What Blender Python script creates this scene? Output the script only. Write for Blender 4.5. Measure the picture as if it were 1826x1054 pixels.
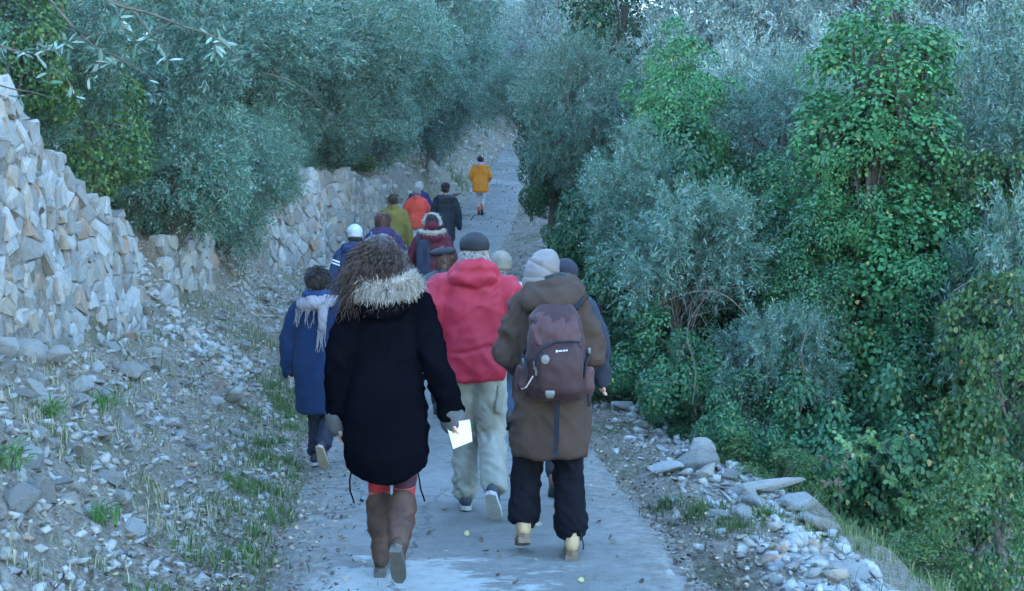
import bpy, bmesh, math, random
import numpy as np
from mathutils import Vector, Matrix, noise, Euler

for o in list(bpy.data.objects):
    bpy.data.objects.remove(o)
SC = bpy.context.scene
COL = SC.collection
R = math.radians

# ---------------------------------------------------------------- camera, sky, sun, exposure
CAM_Z, PITCH, FPX = 1.42, R(2.77), 1800.0
cam_data = bpy.data.cameras.new('camera')
cam = bpy.data.objects.new('camera', cam_data)
COL.objects.link(cam)
cam.location = (0, 0, CAM_Z)
cam.rotation_euler = (R(90) - PITCH, 0, 0)
cam_data.sensor_width = 36.0
cam_data.lens = 36.0 * FPX / 1826.0
cam_data.clip_start = 0.05
cam_data.clip_end = 600.0
SC.camera = cam

SUN_EL, SUN_AZ = R(20), R(-62)        # low sun, hidden behind the hill on the left
world = bpy.data.worlds.new('World')
SC.world = world
world.use_nodes = True
nt = world.node_tree
bg = nt.nodes['Background']
sky = nt.nodes.new('ShaderNodeTexSky')
sky.sky_type = 'NISHITA'
sky.sun_disc = False
sky.sun_elevation = SUN_EL
sky.sun_rotation = SUN_AZ
sky.air_density = 1.6
sky.dust_density = 0.0
sky.ozone_density = 5.5
nt.links.new(sky.outputs['Color'], bg.inputs['Color'])
bg.inputs['Strength'].default_value = 0.15
sun_data = bpy.data.lights.new('sun', 'SUN')
sun = bpy.data.objects.new('sun', sun_data)
COL.objects.link(sun)
sun_data.energy = 0.5
sun_data.angle = R(15)
sun_data.color = (1.0, 0.95, 0.88)
sd = Vector((math.sin(SUN_AZ) * math.cos(SUN_EL), math.cos(SUN_AZ) * math.cos(SUN_EL), math.sin(SUN_EL)))
sun.rotation_euler = sd.to_track_quat('Z', 'Y').to_euler()
SC.view_settings.view_transform = 'Standard'
SC.view_settings.look = 'None'
SC.view_settings.exposure = 3.58
SC.view_settings.gamma = 1.0
SC.view_settings.use_curve_mapping = False
SC.render.engine = 'CYCLES'
SC.cycles.use_denoising = True
SC.cycles.adaptive_threshold = 0.04
SC.cycles.max_bounces = 5
SC.cycles.diffuse_bounces = 2
SC.cycles.glossy_bounces = 2
SC.cycles.transmission_bounces = 3
SC.cycles.volume_bounces = 0
SC.cycles.sample_clamp_indirect = 6.0

# ---------------------------------------------------------------- helpers
def tag(o, label=None, cat=None, group=None, kind=None):
    if label: o['label'] = label
    if cat: o['category'] = cat
    if group: o['group'] = group
    if kind: o['kind'] = kind
    return o

def empty(name, loc=(0, 0, 0), rz=0.0, scale=1.0):
    o = bpy.data.objects.new(name, None)
    COL.objects.link(o)
    o.location = loc
    o.rotation_euler = (0, 0, rz)
    o.scale = (scale,) * 3
    o.empty_display_size = 0.1
    return o

def link(name, me, parent=None, mat=None):
    o = bpy.data.objects.new(name, me)
    COL.objects.link(o)
    if parent is not None: o.parent = parent
    if mat is not None and len(me.materials) == 0: me.materials.append(mat)
    return o

def pix(px, py, d):
    """point seen at photo pixel (px,py) at ground distance d in front of the camera"""
    u, v = (px - 913) / FPX, (527 - py) / FPX
    dy = math.cos(PITCH) + v * math.sin(PITCH)
    dz = -math.sin(PITCH) + v * math.cos(PITCH)
    k = d / dy
    return Vector((u * k, d, CAM_Z + dz * k))

def np_mesh(name, verts, faces, rnd=None, smooth=False):
    verts = np.asarray(verts, dtype=np.float32); faces = np.asarray(faces, dtype=np.int32)
    me = bpy.data.meshes.new(name)
    n, k = faces.shape
    me.vertices.add(len(verts)); me.vertices.foreach_set('co', verts.ravel())
    me.loops.add(n * k); me.loops.foreach_set('vertex_index', faces.ravel())
    me.polygons.add(n)
    me.polygons.foreach_set('loop_start', np.arange(0, n * k, k, dtype=np.int32))
    me.polygons.foreach_set('loop_total', np.full(n, k, dtype=np.int32))
    if smooth: me.polygons.foreach_set('use_smooth', np.ones(n, dtype=bool))
    if rnd is not None:
        a = me.attributes.new('rnd', 'FLOAT', 'FACE')
        a.data.foreach_set('value', np.asarray(rnd, dtype=np.float32))
    me.update(calc_edges=True)
    return me

def unit(a):
    return a / (np.linalg.norm(a, axis=-1, keepdims=True) + 1e-9)

def frames(d, rg, hint=None):
    """rotation matrices whose y column is d"""
    y = unit(d)
    h = rg.normal(size=y.shape) if hint is None else hint
    x = unit(np.cross(y, h)); z = np.cross(x, y)
    return np.stack([x, y, z], axis=-1)

def scatter(tv, tf, Rm, t, s):
    """template verts (v,3), faces (f,k) -> merged arrays"""
    s = np.asarray(s)
    if s.ndim == 1: s = s[:, None]
    v = np.einsum('nij,vj->nvi', Rm, tv) * s[:, None, :] + t[:, None, :]
    n, k = len(t), len(tv)
    f = tf[None] + (np.arange(n) * k)[:, None, None]
    return v.reshape(-1, 3), f.reshape(-1, tf.shape[1])

def smooth_interp(knots, lo=-20, hi=160, step=0.1, sig=1.2):
    xs = np.arange(lo, hi, step)
    ys = np.interp(xs, [k[0] for k in knots], [k[1] for k in knots])
    w = np.arange(-40, 41) * step
    g = np.exp(-0.5 * (w / sig) ** 2); g /= g.sum()
    ysp = np.concatenate([np.full(40, ys[0]), ys, np.full(40, ys[-1])])
    ys = np.convolve(ysp, g, 'valid')
    return lambda q: np.interp(q, xs, ys)

def vnoise(x, y, seed=0):
    """cheap vectorised value noise, -1..1"""
    x = np.asarray(x, float); y = np.asarray(y, float)
    xi, yi = np.floor(x), np.floor(y)
    fx, fy = x - xi, y - yi
    fx = fx * fx * (3 - 2 * fx); fy = fy * fy * (3 - 2 * fy)
    def h(a, b):
        s = np.sin(a * 127.1 + b * 311.7 + seed * 74.7) * 43758.5453
        return (s - np.floor(s)) * 2 - 1
    return (h(xi, yi) * (1 - fx) + h(xi + 1, yi) * fx) * (1 - fy) + (h(xi, yi + 1) * (1 - fx) + h(xi + 1, yi + 1) * fx) * fy

def fbm(x, y, seed=0, oct=4):
    r, a = 0, 0.5
    for i in range(oct):
        r = r + a * vnoise(np.asarray(x) * 2 ** i, np.asarray(y) * 2 ** i, seed + i)
        a *= 0.5
    return r

def tube(V, F, pts, rads, sides=6):
    base = len(V)
    k = len(pts)
    for i, (p, r_) in enumerate(zip(pts, rads)):
        t = (Vector(pts[min(i + 1, k - 1)]) - Vector(pts[max(i - 1, 0)])).normalized()
        a = t.orthogonal().normalized() if abs(t.z) < .9 else t.cross(Vector((1, 0, 0))).normalized()
        b = t.cross(a)
        for s in range(sides):
            th = 2 * math.pi * s / sides
            V.append(Vector(p) + (a * math.cos(th) + b * math.sin(th)) * r_)
    for i in range(k - 1):
        for s in range(sides):
            F.append((base + i * sides + s, base + i * sides + (s + 1) % sides, base + (i + 1) * sides + (s + 1) % sides, base + (i + 1) * sides + s))

# ---------------------------------------------------------------- materials
def new_mat(name):
    m = bpy.data.materials.new(name); m.use_nodes = True
    n = m.node_tree.nodes; l = m.node_tree.links
    return m, n, l, n['Principled BSDF']

def ramp(n, stops, interp='LINEAR'):
    r = n.new('ShaderNodeValToRGB'); r.color_ramp.interpolation = interp
    e = r.color_ramp.elements
    while len(e) > 1: e.remove(e[-1])
    e[0].position = stops[0][0]; e[0].color = (*stops[0][1], 1)
    for p, c in stops[1:]:
        x = e.new(p); x.color = (*c, 1)
    return r

def noise_tex(n, l, scale, detail=4, coord=None, rough=0.55, out='Object', vec_scale=None):
    t = n.new('ShaderNodeTexNoise'); t.inputs['Scale'].default_value = scale
    t.inputs['Detail'].default_value = detail; t.inputs['Roughness'].default_value = rough
    tc = n.new('ShaderNodeTexCoord')
    src = tc.outputs[out]
    if vec_scale:
        mp = n.new('ShaderNodeMapping'); mp.inputs['Scale'].default_value = vec_scale
        l.new(src, mp.inputs['Vector']); src = mp.outputs['Vector']
    l.new(src, t.inputs['Vector'])
    return t

def bump(n, l, height, strength, dist, bsdf):
    b = n.new('ShaderNodeBump'); b.inputs['Strength'].default_value = strength
    b.inputs['Distance'].default_value = dist
    l.new(height, b.inputs['Height']); l.new(b.outputs['Normal'], bsdf.inputs['Normal'])
    return b

def mixc(n, l, fac, a, b, mode='MIX'):
    m = n.new('ShaderNodeMix'); m.data_type = 'RGBA'; m.blend_type = mode
    if isinstance(fac, (int, float)): m.inputs[0].default_value = fac
    else: l.new(fac, m.inputs[0])
    for i, v in ((6, a), (7, b)):
        if isinstance(v, tuple): m.inputs[i].default_value = (*v, 1)
        else: l.new(v, m.inputs[i])
    return m.outputs[2]

def fabric(name, col, rough=0.85, var=0.25, scale=9.0, weave=400.0, sheen=0.02, bumpd=0.0012, spec=0.25):
    m, n, l, b = new_mat(name)
    t = noise_tex(n, l, scale, 5)
    dark = tuple(c * (1 - var) for c in col); light = tuple(min(1, c * (1 + var)) for c in col)
    r = ramp(n, [(0.3, dark), (0.7, light)])
    l.new(t.outputs['Fac'], r.inputs['Fac']); l.new(r.outputs['Color'], b.inputs['Base Color'])
    b.inputs['Roughness'].default_value = rough
    b.inputs['Specular IOR Level'].default_value = spec
    b.inputs['Sheen Weight'].default_value = sheen
    b.inputs['Sheen Roughness'].default_value = 0.5
    w = noise_tex(n, l, weave, 2)
    bump(n, l, w.outputs['Fac'], 0.6, bumpd, b)
    return m

def plain(name, col, rough=0.6, metallic=0.0, var=0.15, scale=20.0, spec=0.4):
    m, n, l, b = new_mat(name)
    t = noise_tex(n, l, scale, 4)
    r = ramp(n, [(0.3, tuple(c * (1 - var) for c in col)), (0.7, tuple(min(1, c * (1 + var)) for c in col))])
    l.new(t.outputs['Fac'], r.inputs['Fac']); l.new(r.outputs['Color'], b.inputs['Base Color'])
    b.inputs['Roughness'].default_value = rough; b.inputs['Metallic'].default_value = metallic
    b.inputs['Specular IOR Level'].default_value = spec
    return m

def leaf_mat(name, stops, trans=0.25, rough=0.5, spec=0.4):
    """colour from the per-leaf random attribute; thin leaves let a little light through"""
    m, n, l, b = new_mat(name)
    a = n.new('ShaderNodeAttribute'); a.attribute_name = 'rnd'
    r = ramp(n, stops)
    l.new(a.outputs['Fac'], r.inputs['Fac'])
    oi = n.new('ShaderNodeObjectInfo')
    hs = n.new('ShaderNodeHueSaturation')
    mr = n.new('ShaderNodeMapRange'); mr.inputs['To Min'].default_value = 0.8; mr.inputs['To Max'].default_value = 1.25
    l.new(oi.outputs['Random'], mr.inputs['Value']); l.new(mr.outputs['Result'], hs.inputs['Value'])
    l.new(r.outputs['Color'], hs.inputs['Color'])
    l.new(hs.outputs['Color'], b.inputs['Base Color'])
    b.inputs['Roughness'].default_value = rough; b.inputs['Specular IOR Level'].default_value = spec
    tr = n.new('ShaderNodeBsdfTranslucent'); l.new(hs.outputs['Color'], tr.inputs['Color'])
    mx = n.new('ShaderNodeMixShader'); mx.inputs[0].default_value = trans
    l.new(b.outputs['BSDF'], mx.inputs[1]); l.new(tr.outputs['BSDF'], mx.inputs[2])
    l.new(mx.outputs['Shader'], n['Material Output'].inputs['Surface'])
    return m

def stone_mat(name, use_attr=False, tone=1.0):
    m, n, l, b = new_mat(name)
    if use_attr:
        a = n.new('ShaderNodeAttribute'); a.attribute_name = 'rnd'; fac = a.outputs['Fac']
    else:
        a = n.new('ShaderNodeObjectInfo'); fac = a.outputs['Random']
    s = lambda c: tuple(x * tone for x in c)
    r = ramp(n, [(0.0, s((.27, .255, .24))), (0.2, s((.35, .335, .31))), (0.45, s((.40, .39, .37))), (0.7, s((.50, .49, .475))), (0.90, s((.44, .39, .32))), (0.965, s((.38, .25, .18))), (1.0, s((.60, .59, .57)))])
    l.new(fac, r.inputs['Fac'])
    t = noise_tex(n, l, 7.0, 6, rough=0.65)
    r2 = ramp(n, [(0.28, (.4, .4, .42)), (0.42, (.8, .8, .82)), (0.5, (1, 1, 1)), (0.58, (.85, .84, .82)), (0.72, (1.1, 1.08, 1.02))])
    l.new(t.outputs['Fac'], r2.inputs['Fac'])
    c = mixc(n, l, 0.8, r.outputs['Color'], r2.outputs['Color'], 'MULTIPLY')
    t2 = noise_tex(n, l, 2.3, 3)
    r3 = ramp(n, [(0.55, (0, 0, 0)), (0.7, (1, 1, 1))]); l.new(t2.outputs['Fac'], r3.inputs['Fac'])
    mf = n.new('ShaderNodeMath'); mf.operation = 'MULTIPLY'; mf.inputs[1].default_value = 0.35
    l.new(r3.outputs['Color'], mf.inputs[0])
    c = mixc(n, l, mf.outputs[0], c, s((.27, .22, .17)))
    l.new(c, b.inputs['Base Color'])
    b.inputs['Roughness'].default_value = 0.85; b.inputs['Specular IOR Level'].default_value = 0.3
    t3 = noise_tex(n, l, 16.0, 6, rough=0.75)
    bump(n, l, t3.outputs['Fac'], 1.0, 0.03, b)
    return m

M = {}
M['stone'] = stone_mat('wall_stone', False, .9)
M['scree'] = stone_mat('scree_stone', True, 1.0)
M['olive'] = leaf_mat('olive_leaf', [(0, (.038, .10, .062)), (.45, (.078, .175, .12)), (.75, (.14, .25, .19)), (.93, (.29, .38, .34)), (.965, (.29, .38, .34)), (.97, (.12, .10, .085)), (1, (.10, .085, .07))], 0.2, 0.45)
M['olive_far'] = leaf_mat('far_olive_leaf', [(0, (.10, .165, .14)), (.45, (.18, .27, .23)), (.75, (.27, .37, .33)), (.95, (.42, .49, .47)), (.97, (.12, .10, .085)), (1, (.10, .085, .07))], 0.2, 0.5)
M['ivy'] = leaf_mat('ivy_leaf', [(0, (.022, .095, .036)), (.4, (.045, .17, .062)), (.75, (.07, .215, .075)), (.93, (.12, .27, .10)), (.97, (.26, .24, .07)), (1, (.36, .22, .09))], 0.22, 0.5, .25)
M['ivy_shaded'] = leaf_mat('shaded_ivy_leaf', [(0, (.010, .042, .020)), (.4, (.022, .085, .036)), (.75, (.04, .125, .05)), (.93, (.075, .17, .07)), (.97, (.2, .2, .07)), (1, (.3, .18, .08))], 0.15, 0.45, .3)  # dark green ivy, lowered further: shade of the ravine hollows painted into the leaf
M['green'] = leaf_mat('green_leaf', [(0, (.032, .08, .03)), (.5, (.065, .15, .045)), (.85, (.115, .22, .065)), (.96, (.28, .26, .08)), (1, (.35, .2, .08))], 0.3, 0.45)
M['grass'] = leaf_mat('grass_blade', [(0, (.05, .10, .025)), (.45, (.09, .16, .04)), (.65, (.2, .2, .1)), (.85, (.36, .31, .2)), (1, (.45, .40, .28))], 0.25, 0.6)
M['litter'] = leaf_mat('dead_leaf', [(0, (.06, .04, .03)), (.4, (.14, .095, .065)), (.7, (.26, .19, .13)), (.9, (.40, .33, .25)), (.97, (.5, .42, .3)), (1, (.5, .4, .12))], 0.1, 0.8)
M['bark'] = plain('bark', (.11, .095, .08), 0.9, var=0.45, scale=14)
M['barkdark'] = plain('ivy_bark', (.055, .047, .04), 0.95, var=0.45, scale=14)
M['skin'] = plain('skin', (.52, .31, .235), 0.55, var=0.08)

def ground_mat():
    m, n, l, b = new_mat('stony_soil')
    t = noise_tex(n, l, 1.1, 6); t2 = noise_tex(n, l, 9.0, 6, rough=0.7); t3 = noise_tex(n, l, 45.0, 5, rough=0.7)
    r = ramp(n, [(0.25, (.20, .155, .12)), (0.5, (.33, .275, .22)), (0.75, (.44, .39, .33))])
    l.new(t2.outputs['Fac'], r.inputs['Fac'])
    r2 = ramp(n, [(0.5, (0, 0, 0)), (0.68, (.8, .8, .8))]); l.new(t.outputs['Fac'], r2.inputs['Fac'])
    c = mixc(n, l, r2.outputs['Color'], r.outputs['Color'], (.14, .15, .075))
    r3 = ramp(n, [(0.35, (.45, .45, .45)), (0.7, (1.3, 1.3, 1.3))]); l.new(t3.outputs['Fac'], r3.inputs['Fac'])
    c = mixc(n, l, 0.9, c, r3.outputs['Color'], 'MULTIPLY')
    l.new(c, b.inputs['Base Color']); b.inputs['Roughness'].default_value = 0.95
    b.inputs['Specular IOR Level'].default_value = 0.15
    ad = n.new('ShaderNodeMath'); ad.operation = 'ADD'
    l.new(t2.outputs['Fac'], ad.inputs[0]); l.new(t3.outputs['Fac'], ad.inputs[1])
    bump(n, l, ad.outputs[0], 0.9, 0.05, b)
    return m
M['ground'] = ground_mat()

def path_mat():
    m, n, l, b = new_mat('worn_concrete')
    t = noise_tex(n, l, 0.9, 7, rough=0.62); t2 = noise_tex(n, l, 11.0, 7, rough=0.78); t3 = noise_tex(n, l, 120.0, 3)
    r = ramp(n, [(0.3, (.165, .157, .143)), (0.5, (.22, .21, .195)), (0.72, (.285, .275, .255))])
    l.new(t.outputs['Fac'], r.inputs['Fac'])
    r2 = ramp(n, [(0.28, (.5, .5, .5)), (0.5, (1, 1, 1)), (0.75, (1.2, 1.2, 1.2))]); l.new(t2.outputs['Fac'], r2.inputs['Fac'])
    c = mixc(n, l, 0.75, r.outputs['Color'], r2.outputs['Color'], 'MULTIPLY')
    # pale patch of newer cement wash with a ragged outline, near the camera
    tc = n.new('ShaderNodeTexCoord'); mp = n.new('ShaderNodeMapping')
    mp.inputs['Location'].default_value = (0.62 * 0.95, -4.75 * 1.55, 0); mp.inputs['Scale'].default_value = (0.95, 1.55, 0)
    l.new(tc.outputs['Object'], mp.inputs['Vector'])
    le = n.new('ShaderNodeVectorMath'); le.operation = 'LENGTH'; l.new(mp.outputs['Vector'], le.inputs[0])
    tp = noise_tex(n, l, 3.2, 7, rough=0.72, vec_scale=(1, 2.2, 1))
    sub = n.new('ShaderNodeMath'); sub.operation = 'MULTIPLY_ADD'; sub.inputs[1].default_value = 2.6
    sb = n.new('ShaderNodeMath'); sb.operation = 'SUBTRACT'; sb.inputs[1].default_value = 0.5
    l.new(tp.outputs['Fac'], sb.inputs[0]); l.new(sb.outputs[0], sub.inputs[0]); l.new(le.outputs['Value'], sub.inputs[2])
    r4 = ramp(n, [(0.45, (1, 1, 1)), (0.68, (0, 0, 0))]); l.new(sub.outputs[0], r4.inputs['Fac'])
    c = mixc(n, l, r4.outputs['Color'], c, mixc(n, l, 0.7, (.42, .42, .40), r2.outputs['Color'], 'MULTIPLY'))
    # more worn bands across further up
    t5 = noise_tex(n, l, 0.55, 4, vec_scale=(0.5, 1, 1)); r5 = ramp(n, [(0.56, (0, 0, 0)), (0.64, (.6, .6, .6))])
    l.new(t5.outputs['Fac'], r5.inputs['Fac'])
    c = mixc(n, l, r5.outputs['Color'], c, (.33, .32, .30))
    # earthy traces
    t6 = noise_tex(n, l, 2.1, 6, rough=0.7); r6 = ramp(n, [(0.58, (0, 0, 0)), (0.75, (.5, .5, .5))])
    l.new(t6.outputs['Fac'], r6.inputs['Fac'])
    c = mixc(n, l, r6.outputs['Color'], c, (.20, .17, .13))
    # soil and grit washed over both edges
    ea = n.new('ShaderNodeAttribute'); ea.attribute_name = 'edge'
    te = noise_tex(n, l, 2.8, 6, rough=0.75)
    em = n.new('ShaderNodeMath'); em.operation = 'MULTIPLY_ADD'; em.inputs[1].default_value = 0.9; l.new(te.outputs['Fac'], em.inputs[0]); l.new(ea.outputs['Fac'], em.inputs[2])
    re_ = ramp(n, [(0.0, (0, 0, 0)), (0.56, (0, 0, 0)), (0.66, (.7, .7, .7)), (0.76, (1, 1, 1))]); 
    ed = n.new('ShaderNodeMath'); ed.operation = 'MULTIPLY'; ed.inputs[1].default_value = 0.54; l.new(em.outputs[0], ed.inputs[0]); l.new(ed.outputs[0], re_.inputs['Fac'])
    rs_ = ramp(n, [(0.3, (.13, .11, .09)), (0.5, (.24, .21, .18)), (0.68, (.38, .35, .31))]); l.new(t2.outputs['Fac'], rs_.inputs['Fac'])
    c = mixc(n, l, re_.outputs['Color'], c, rs_.outputs['Color'])
    vo = n.new('ShaderNodeTexVoronoi'); vo.feature = 'DISTANCE_TO_EDGE'; vo.inputs['Scale'].default_value = 0.42
    tcv = n.new('ShaderNodeTexCoord'); nd = noise_tex(n, l, 2.6, 5, rough=0.7)
    va = n.new('ShaderNodeVectorMath'); va.operation = 'MULTIPLY_ADD'; va.inputs[1].default_value = (.5, .5, 0)
    l.new(nd.outputs['Color'], va.inputs[0]); l.new(tcv.outputs['Object'], va.inputs[2]); l.new(va.outputs['Vector'], vo.inputs['Vector'])
    rc_ = ramp(n, [(0.0, (.75, .75, .75)), (0.0035, (.5, .5, .5)), (0.007, (0, 0, 0))]); l.new(vo.outputs['Distance'], rc_.inputs['Fac'])
    c = mixc(n, l, rc_.outputs['Color'], c, (.10, .09, .08))
    l.new(c, b.inputs['Base Color']); b.inputs['Roughness'].default_value = 0.8
    b.inputs['Specular IOR Level'].default_value = 0.3
    ad = n.new('ShaderNodeMath'); ad.operation = 'ADD'
    l.new(t2.outputs['Fac'], ad.inputs[0]); l.new(t3.outputs['Fac'], ad.inputs[1])
    bump(n, l, ad.outputs[0], 0.8, 0.02, b)
    return m
M['path'] = path_mat()

# ---------------------------------------------------------------- terrain
ZP = smooth_interp([(-12, .45), (0, .03), (4.8, -.18), (6.3, -.25), (8, -.33), (9.5, -.33), (11.5, -.1), (13, .18), (16, .52), (20.5, 1.06), (24, 1.55), (28.6, 2.31), (34, 3.4), (45, 6.1), (60, 9.6), (80, 14), (130, 24)], sig=0.8)
XL = smooth_interp([(-12, -.9), (3, -1.0), (4.8, -1.15), (8, -1.7), (10.5, -2.15), (13, -2.35), (16, -2.35), (20.5, -2.35), (24, -2.1), (28.6, -1.75), (34, -1.15), (40, -.75), (45, -.2), (52, 1.2), (60, 3.2), (75, 5), (130, 18)])
XR = smooth_interp([(-12, 1.05), (4.8, .95), (8, .85), (11, .55), (14, .1), (20, -.45), (28.6, .1), (34, .4), (40, .75), (45, 1.3), (52, 2.8), (60, 4.8), (75, 6.6), (130, 20)])
XE = smooth_interp([(-12, 1.7), (4.8, 1.75), (6.6, 1.88), (8.6, 1.6), (12.6, 1.05), (16, .8), (20, .9), (28, 1.3), (40, 2.0), (45, 2.4), (52, 3.9), (60, 5.9), (75, 9), (130, 22)])
# how much of a standing wall there is along the left bank, and its height
WALL = smooth_interp([(-12, 1), (9.6, 1), (10.0, 0), (10.6, 0), (11.0, .8), (12.4, .8), (13.0, 0), (13.8, 0), (14.3, 1), (23, 1), (24.5, 0), (160, 0)], sig=0.2)
WH = smooth_interp([(-12, 1.95), (5, 1.92), (7, 1.58), (9.2, 1.1), (11, .75), (12.4, .7), (14.5, 1.35), (17, 1.45), (20, 1.5), (23, 1.35), (160, 1.0)], sig=0.4)
OFF = smooth_interp([(-12, 1.56), (9, 1.54), (11, 1.4), (13, 1.2), (15, 1.0), (18, .75), (23, .55), (160, .55)], sig=0.6)   # distance of the wall face from the lane
BH = smooth_interp([(-12, .98), (5, .98), (8, .92), (11, .9), (13, .75), (15, .62), (18, .42), (23, .2), (160, .2)], sig=0.6)       # height of its foot

def ground_z(x, y, rough=True):
    x = np.asarray(x, float); y = np.asarray(y, float)
    zp = ZP(y); L = XL(y) - x; Rr = x - XE(y)
    w = WALL(y); wh = WH(y)
    wob = 0.12 * vnoise(y * 0.9, y * 0 + 3, 5)
    Lw = np.maximum(L + wob, 0)
    of, bh = OFF(y), BH(y)
    q = Lw / of
    b_wall = np.interp(q, [0, .16, .38, .93, 1.03], [0, .03, .2, .97, 1.0]) * bh + wh * np.clip((Lw - of - .06) / 0.12, 0, 1)
    b_wall = b_wall + np.maximum(Lw - of - .2, 0) * 0.30 + np.maximum(Lw - 7, 0) * 0.22
    b_scr = np.interp(q, [0, .16, .38, .93, 1.7, 2.2, 4.2], [0, .03, .2, .97, 2.0, 2.45, 3.3]) * bh + np.maximum(Lw - 4.2 * of, 0) * 0.45 + (wh - .3) * np.clip(q - 1, 0, 1)
    bank = b_wall * w + b_scr * (1 - w)
    far = np.clip((y - 26) / 14, 0, 1)
    bank = bank * (1 - far) + far * (np.interp(Lw, [0, .4, 1.5, 4, 10, 25, 70], [0, .12, 1.0, 2.6, 5.5, 12, 30]))
    drop = np.interp(np.maximum(Rr, 0), [0, .4, 1.2, 3, 6, 10, 20, 40, 95], [0, -.14, -.85, -2.3, -3.4, -3.0, 1.2, 10, 30])
    drop = drop * (1 - 0.35 * np.clip((y - 14) / 20, 0, 1) * (Rr < 12))
    z = zp + bank * (L > 0) + drop * (Rr > 0)
    # right shoulder slightly raised with debris
    s = np.clip((x - XR(y)) / np.maximum(XE(y) - XR(y), .1), 0, 1) * (Rr <= 0)
    z = z + 0.06 * np.sin(s * math.pi) * (x > XR(y))
    off = np.clip(np.minimum(np.maximum(L, x - XR(y)), 0.6) / 0.6, 0, 1)
    if rough:
        z = z + off * (0.10 * fbm(x * 1.7, y * 1.7, 2) + 0.035 * fbm(x * 7, y * 7, 9))
        z = z + np.clip((np.abs(x) - 12) / 10, 0, 1) * 1.2 * fbm(x * 0.12, y * 0.12, 4)
    z = z - 0.035 * ((L <= 0.05) & (x <= XR(y) + .05))
    return z

def gz(x, y):
    return float(ground_z(x, y))

def build_ground():
    ys = np.concatenate([np.arange(-14, 2, .5), np.arange(2, 16, .1), np.arange(16, 40, .25), np.arange(40, 150, 1.6)])
    Ls = np.concatenate([np.arange(0, 4, .09), 4 * 1.13 ** np.arange(0, 26)])[::-1]
    Rs = np.concatenate([np.arange(0, 4, .13), 4 * 1.13 ** np.arange(0, 27)])
    ts = np.linspace(0, 1, 16)[1:-1]
    rows = []
    for y in ys:
        xl, xe = float(XL(y)), float(XE(y))
        rows.append(np.concatenate([xl - Ls, xl + (xe - xl) * ts, xe + Rs]))
    X = np.array(rows); Y = np.repeat(ys[:, None], X.shape[1], 1)
    Z = ground_z(X, Y)
    nr, nc = X.shape
    v = np.stack([X, Y, Z], -1).reshape(-1, 3)
    i = np.arange(nr * nc).reshape(nr, nc)
    f = np.stack([i[:-1, :-1], i[:-1, 1:], i[1:, 1:], i[1:, :-1]], -1).reshape(-1, 4)
    o = link('ground', np_mesh('ground', v, f, smooth=True), mat=M['ground'])
    tag(o, 'stony hillside ground with scree banks either side of the lane', 'ground', kind='structure')

def build_path():
    ys = np.concatenate([np.arange(-12, 16, .12), np.arange(16, 40, .25), np.arange(40, 140, 1.2)])
    ts = np.linspace(0, 1, 26)
    xl = XL(ys) + 0.10 * fbm(ys * 1.6, ys * 0 + 1, 21); xr = XR(ys) + 0.13 * fbm(ys * 1.4, ys * 0 + 7, 33)
    X = xl[:, None] + (xr - xl)[:, None] * ts[None]
    Y = np.repeat(ys[:, None], len(ts), 1)
    Z = ZP(Y) + 0.012 * fbm(X * 1.1, Y * 1.1, 3) - 0.03 * (np.abs(ts * 2 - 1) ** 10)[None] - 0.006
    nr, nc = X.shape
    v = np.stack([X, Y, Z], -1).reshape(-1, 3)
    i = np.arange(nr * nc).reshape(nr, nc)
    f = np.stack([i[:-1, :-1], i[:-1, 1:], i[1:, 1:], i[1:, :-1]], -1).reshape(-1, 4)
    me = np_mesh('path', v, f, smooth=True)
    at = me.attributes.new('edge', 'FLOAT', 'POINT'); at.data.foreach_set('value', np.repeat(np.abs(ts * 2 - 1)[None], nr, 0).ravel().astype(np.float32))
    o = link('path', me, mat=M['path'])
    tag(o, 'worn grey concrete lane climbing between bank and ravine', 'lane', kind='structure')
build_ground(); build_path()

# ---------------------------------------------------------------- dry stone walls (every stone a part)
def clip_poly(poly, nx, ny, c):
    out = []
    k = len(poly)
    for i in range(k):
        a, b = poly[i], poly[(i + 1) % k]
        da, db = a[0] * nx + a[1] * ny - c, b[0] * nx + b[1] * ny - c
        if da <= 0: out.append(a)
        if (da < 0 < db) or (db < 0 < da):
            t = da / (da - db)
            out.append((a[0] + (b[0] - a[0]) * t, a[1] + (b[1] - a[1]) * t))
    return out

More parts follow.
